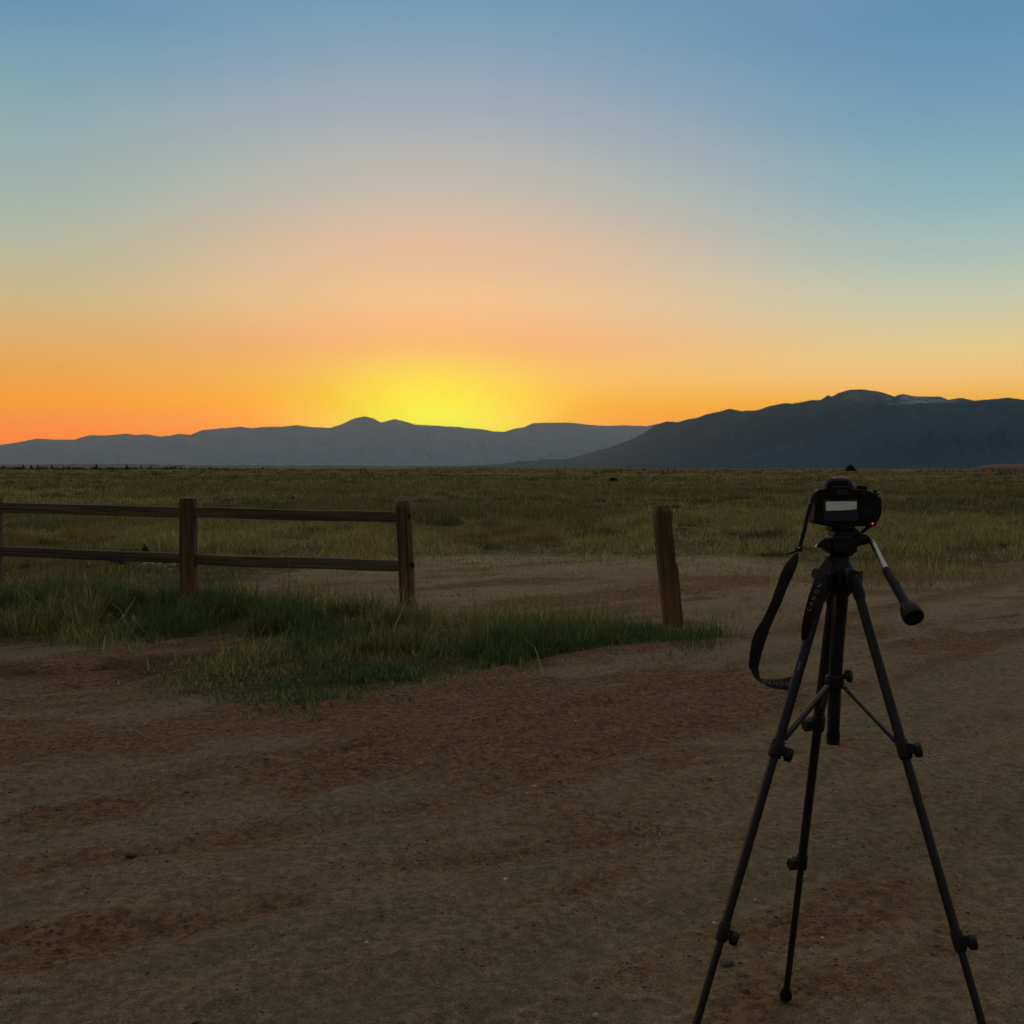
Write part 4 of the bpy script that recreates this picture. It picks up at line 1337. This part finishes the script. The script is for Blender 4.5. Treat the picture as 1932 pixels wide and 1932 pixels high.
bm = bmesh.new()
prism(bm, outline([(745, 545), (745, 360), (790, 318), (1060, 318), (1105, 360), (1105, 545)], DC - .014), FWD * .014, 1.08)
ec = cobj('eyecup', bm, M_RUBBER, hm, bevel=.0025)
bm = bmesh.new()
prism(bm, outline([(815, 490), (815, 385), (1035, 385), (1035, 490)], DC - .0152), FWD * .003)
cobj('eyepiece_glass', bm, M_GLASS, hm)
# mode dial
bm = bmesh.new()
c0, c1 = P(*A1(1305, 395), DC + .026), P(*A1(1312, 315), DC + .026)
tube(bm, [c0, c0.lerp(c1, .15), c1.lerp(c0, .1), c1], [.0100, .0112, .0112, .0100], 28)
cobj('mode_dial', bm, M_PLASTIC, bevel=.0006)
bm = bmesh.new(); tube(bm, [P(*A1(1500, 432), DC + .03), P(*A1(1502, 405), DC + .03)], [.007, .0065], 18)
cobj('shutter_button', bm, M_METAL)
# screen
bm = bmesh.new()
pbox(bm, *A1(555, 575), *A1(1245, 1010), DC - .0025, .0045)
sc_ = cobj('screen_bezel', bm, M_GLASS, bevel=.0012)
bm = bmesh.new()
prism(bm, outline([(605, 622), (1205, 620), (1205, 770), (1080, 782), (900, 796), (760, 797), (612, 803)], DC - .0034), FWD * .0005)
cobj('screen_display', bm, M_SCREEN, sc_)
# buttons right of the screen
for (u, v, r) in ((1330, 690, .0030), (1420, 700, .0026), (1320, 960, .0028), (1400, 970, .0026), (1220, 465, .0034), (1330, 470, .0030), (1530, 520, .0028), (1600, 560, .0028)):
    bm = bmesh.new(); tube(bm, [P(*A1(u, v), DC + .002), P(*A1(u, v), DC - .0022), P(*A1(u, v), DC - .003)], [r, r, r * .8], 16)
    cobj('button', bm, M_PLASTIC)
bm = bmesh.new(); tube(bm, [P(*A1(1385, 840), DC + .002), P(*A1(1385, 840), DC - .002), P(*A1(1385, 840), DC - .0032)], [.0105, .0105, .0092], 28)
tube(bm, [P(*A1(1385, 840), DC - .002), P(*A1(1385, 840), DC - .0042)], [.0042, .0038], 20)
cobj('control_pad', bm, M_PLASTIC)
bm = bmesh.new(); bmesh.ops.create_uvsphere(bm, u_segments=14, v_segments=10, radius=.0021); bm.transform(Matrix.Translation(P(*A1(1516, 1052), DC - .0006)))
cobj('card_lamp', bm, M_LED)
# lens
bm = bmesh.new()
lc_ = P(*A1(900, 720), DC + .046)
tube(bm, [lc_, lc_ + FWD * .012, lc_ + FWD * .014, lc_ + FWD * .055, lc_ + FWD * .057, lc_ + FWD * .085], [.031, .031, .034, .034, .033, .034], 32)
lens = cobj('lens', bm, M_PLASTIC)
bm = bmesh.new(); tube(bm, [lc_ + FWD * .0851, lc_ + FWD * .087], [.029, .027], 28)
cobj('front_glass', bm, M_GLASS, lens)
for u, v in ((440, 432), (1640, 480)):
    bm = bmesh.new()
    p = P(*A1(u, v), DC + .015)
    tube(bm, [p + Vector((.004 * math.cos(a), 0, .004 * math.sin(a))) for a in np.linspace(0, 2 * math.pi, 13)], .0011, 8)
    cobj('strap_lug', bm, M_METAL)

# ------------------------------------------------------------------ the strap, hanging from the camera
def catmull(pts, n=8):
    out = []
    m_ = len(pts)
    for i in range(m_ - 1):
        p0_, p1__, p2_, p3_ = (pts[max(i - 1, 0)], pts[i], pts[i + 1], pts[min(i + 2, m_ - 1)])
        for k in range(n):
            t = k / n
            out.append(.5 * ((2 * p1__) + (-p0_ + p2_) * t + (2 * p0_ - 5 * p1__ + 4 * p2_ - p3_) * t * t + (-p0_ + 3 * p1__ - 3 * p2_ + p3_) * t ** 3))
    out.append(pts[-1])
    return out
def ribbon(name, edges, thick, mat, parent, n=8):
    """edges: (lx,ly,ld, rx,ry,rd) in picture grid + depth"""
    Lp = catmull([P(*e[:3]) for e in edges], n); Rp = catmull([P(*e[3:]) for e in edges], n)
    bm = bmesh.new(); prev = None
    for i in range(len(Lp)):
        t_ = (Lp[min(i + 1, len(Lp) - 1)] + Rp[min(i + 1, len(Lp) - 1)] - Lp[max(i - 1, 0)] - Rp[max(i - 1, 0)]).normalized()
        w_ = (Rp[i] - Lp[i])
        nn = t_.cross(w_).normalized() * thick / 2
        a = Lp[i]; b = Rp[i]; e1 = a.lerp(b, .12); e2 = a.lerp(b, .88)
        ring = [bm.verts.new(p) for p in (a, e1 + nn, e2 + nn, b, e2 - nn, e1 - nn)]
        if prev:
            for k in range(6):
                bm.faces.new((prev[k], prev[(k + 1) % 6], ring[(k + 1) % 6], ring[k]))
        else:
            bm.faces.new(ring)
        prev = ring
    bm.faces.new(prev)
    return cobj(name, bm, mat, parent)
def c1p(u, v): return (1380 + u * .2028, 868.9 + v * .2028)
def c2p(u, v): return (1380 + u * .2028, 1226.7 + v * .2028)
d0 = DC + .01
ed = [(*c1p(780, 285), d0, *c1p(812, 300), d0), (*c1p(752, 330), d0 - .005, *c1p(785, 345), d0 - .005), (*c1p(722, 400), d0 - .01, *c1p(762, 410), d0 - .008),
      (*c1p(690, 520), d0 - .01, *c1p(722, 530), d0 - .005), (*c1p(662, 640), d0 - .01, *c1p(698, 650), d0), (*c1p(635, 740), d0 - .01, *c1p(670, 750), d0), (*c1p(615, 830), d0 - .01, *c1p(645, 838), d0)]
strap = ribbon('neck_strap', ed, .0018, M_STRAP, dslr)
pad = [(*c1p(592, 868), d0, *c1p(622, 862), d0), (*c1p(535, 925), d0, *c1p(626, 900), d0 - .01), (*c1p(490, 985), d0 - .01, *c1p(608, 985), d0 - .01), (*c1p(450, 1075), d0 - .01, *c1p(572, 1075), d0 - .01),
       (*c1p(412, 1185), d0 - .01, *c1p(520, 1185), d0 - .005), (*c1p(360, 1330), d0 - .01, *c1p(468, 1320), d0), (*c1p(290, 1475), d0 - .01, *c1p(398, 1470), d0),
       (*c1p(212, 1610), d0 - .01, *c1p(338, 1620), d0), (*c1p(172, 1780), d0 - .01, *c1p(288, 1780), d0 + .005), (*c1p(162, 1930), d0, *c1p(252, 1920), d0 + .01),
       (*c2p(172, 160), d0, *c2p(252, 150), d0 + .015), (*c2p(205, 240), d0, *c2p(262, 235), d0 + .015), (*c2p(282, 306), d0 - .004, *c2p(278, 266), d0 + .016),
       (*c2p(370, 350), d0 - .008, *c2p(380, 272), d0 + .012), (*c2p(470, 366), d0 - .01, *c2p(470, 264), d0 + .01), (*c2p(560, 366), d0 - .008, *c2p(560, 238), d0 + .012),
       (*c2p(600, 300), d0 + .006, *c2p(590, 200), d0 + .016)]
ribbon('shoulder_pad', pad, .003, M_STRAP, strap)
# behind the left leg, up to the printed red part
up = [(*c2p(590, 320), d0 + .006, *c2p(600, 215), d0 + .014), (*c1p(640, 1860), d0 + .006, *c1p(700, 1860), d0 + .01), (*c1p(652, 1700), d0 - .03, *c1p(690, 1680), d0 - .025),
      (*c1p(650, 1580), d0 - .062, *c1p(735, 1560), d0 - .06), (*c1p(675, 1430), d0 - .075, *c1p(790, 1450), d0 - .066), (*c1p(715, 1270), d0 - .075, *c1p(850, 1310), d0 - .062),
      (*c1p(762, 1130), d0 - .07, *c1p(878, 1160), d0 - .055), (*c1p(806, 1020), d0 - .055, *c1p(885, 1050), d0 - .045), (*c1p(860, 940), d0 - .03, *c1p(915, 965), d0 - .02),
      (*c1p(930, 870), d0 + .03, *c1p(985, 900), d0 + .03), (*c1p(1010, 790), d0 + .07, *c1p(1030, 840), d0 + .075), (*c1p(1130, 720), d0 + .075, *c1p(1150, 770), d0 + .08),
      (*c1p(1200, 660), d0 + .06, *c1p(1215, 690), d0 + .06), (*c1p(1255, 610), d0 + .05, *c1p(1275, 640), d0 + .05), (*c1p(1335, 550), d0 + .045, *c1p(1360, 570), d0 + .045),
      (*c1p(1368, 470), d0 + .03, *c1p(1396, 478), d0 + .03), (*c1p(1366, 380), d0 + .015, *c1p(1396, 372), d0 + .015), (*c1p(1345, 310), d0 + .008, *c1p(1365, 290), d0 + .008), (*c1p(1315, 288), d0, *c1p(1325, 270), d0)]
ribbon('printed_band', up, .002, M_STRAP, strap)
redp = [(*c1p(654, 1630), d0 - .053, *c1p(672, 1630), d0 - .052), (*c1p(655, 1560), d0 - .067, *c1p(722, 1545), d0 - .064), (*c1p(681, 1430), d0 - .079, *c1p(765, 1440), d0 - .071),
        (*c1p(712, 1310), d0 - .079, *c1p(770, 1325), d0 - .072), (*c1p(742, 1220), d0 - .077, *c1p(765, 1225), d0 - .074)]
ribbon('red_stripe', redp, .001, M_STRAPRED, strap)
# lettering running up the band
a0 = P(*c1p(716, 1400), d0 - .083); a1 = P(*c1p(842, 1110), d0 - .080)
xd = a1 - a0
yd = P(*c1p(720, 1250), d0 - .08) - P(*c1p(800, 1290), d0 - .08)
text_mesh('CANON', .0112, a0, xd, yd, M_INK, strap, cb_, 'strap_lettering', sp=1.75)
b0 = P(*c2p(292, 300), d0 - .0115); b1 = P(*c2p(535, 318), d0 - .0155)
text_mesh('CANON', .0112, b0, b1 - b0, UP, M_INK, strap, cb_, 'strap_lettering', sp=1.5)
# buckle and loose end
bm = bmesh.new()
pbox(bm, *c1p(600, 800), *c1p(660, 850), d0 - .008, .008)
bk = cobj('buckle', bm, M_PLASTIC, strap, bevel=.001)
bm = bmesh.new(); tube(bm, [P(*c1p(612, 812), d0 - .01), P(*c1p(640, 812), d0 - .01)], .0014, 8)
cobj('buckle_pin', bm, M_METAL, strap)
ribbon('loose_end', [(*c1p(620, 822), d0 - .004, *c1p(625, 845), d0), (*c1p(570, 845), d0 - .008, *c1p(575, 862), d0 - .004), (*c1p(514, 862), d0 - .012, *c1p(514, 874), d0 - .008)], .0015, M_STRAP, strap)
bm = bmesh.new(); pbox(bm, *c1p(715, 370), *c1p(738, 402), d0 - .013, .004)
cobj('strap_clip_glint', bm, M_INK, strap, bevel=.0006)  # highlight on the clip, put in as a small white piece
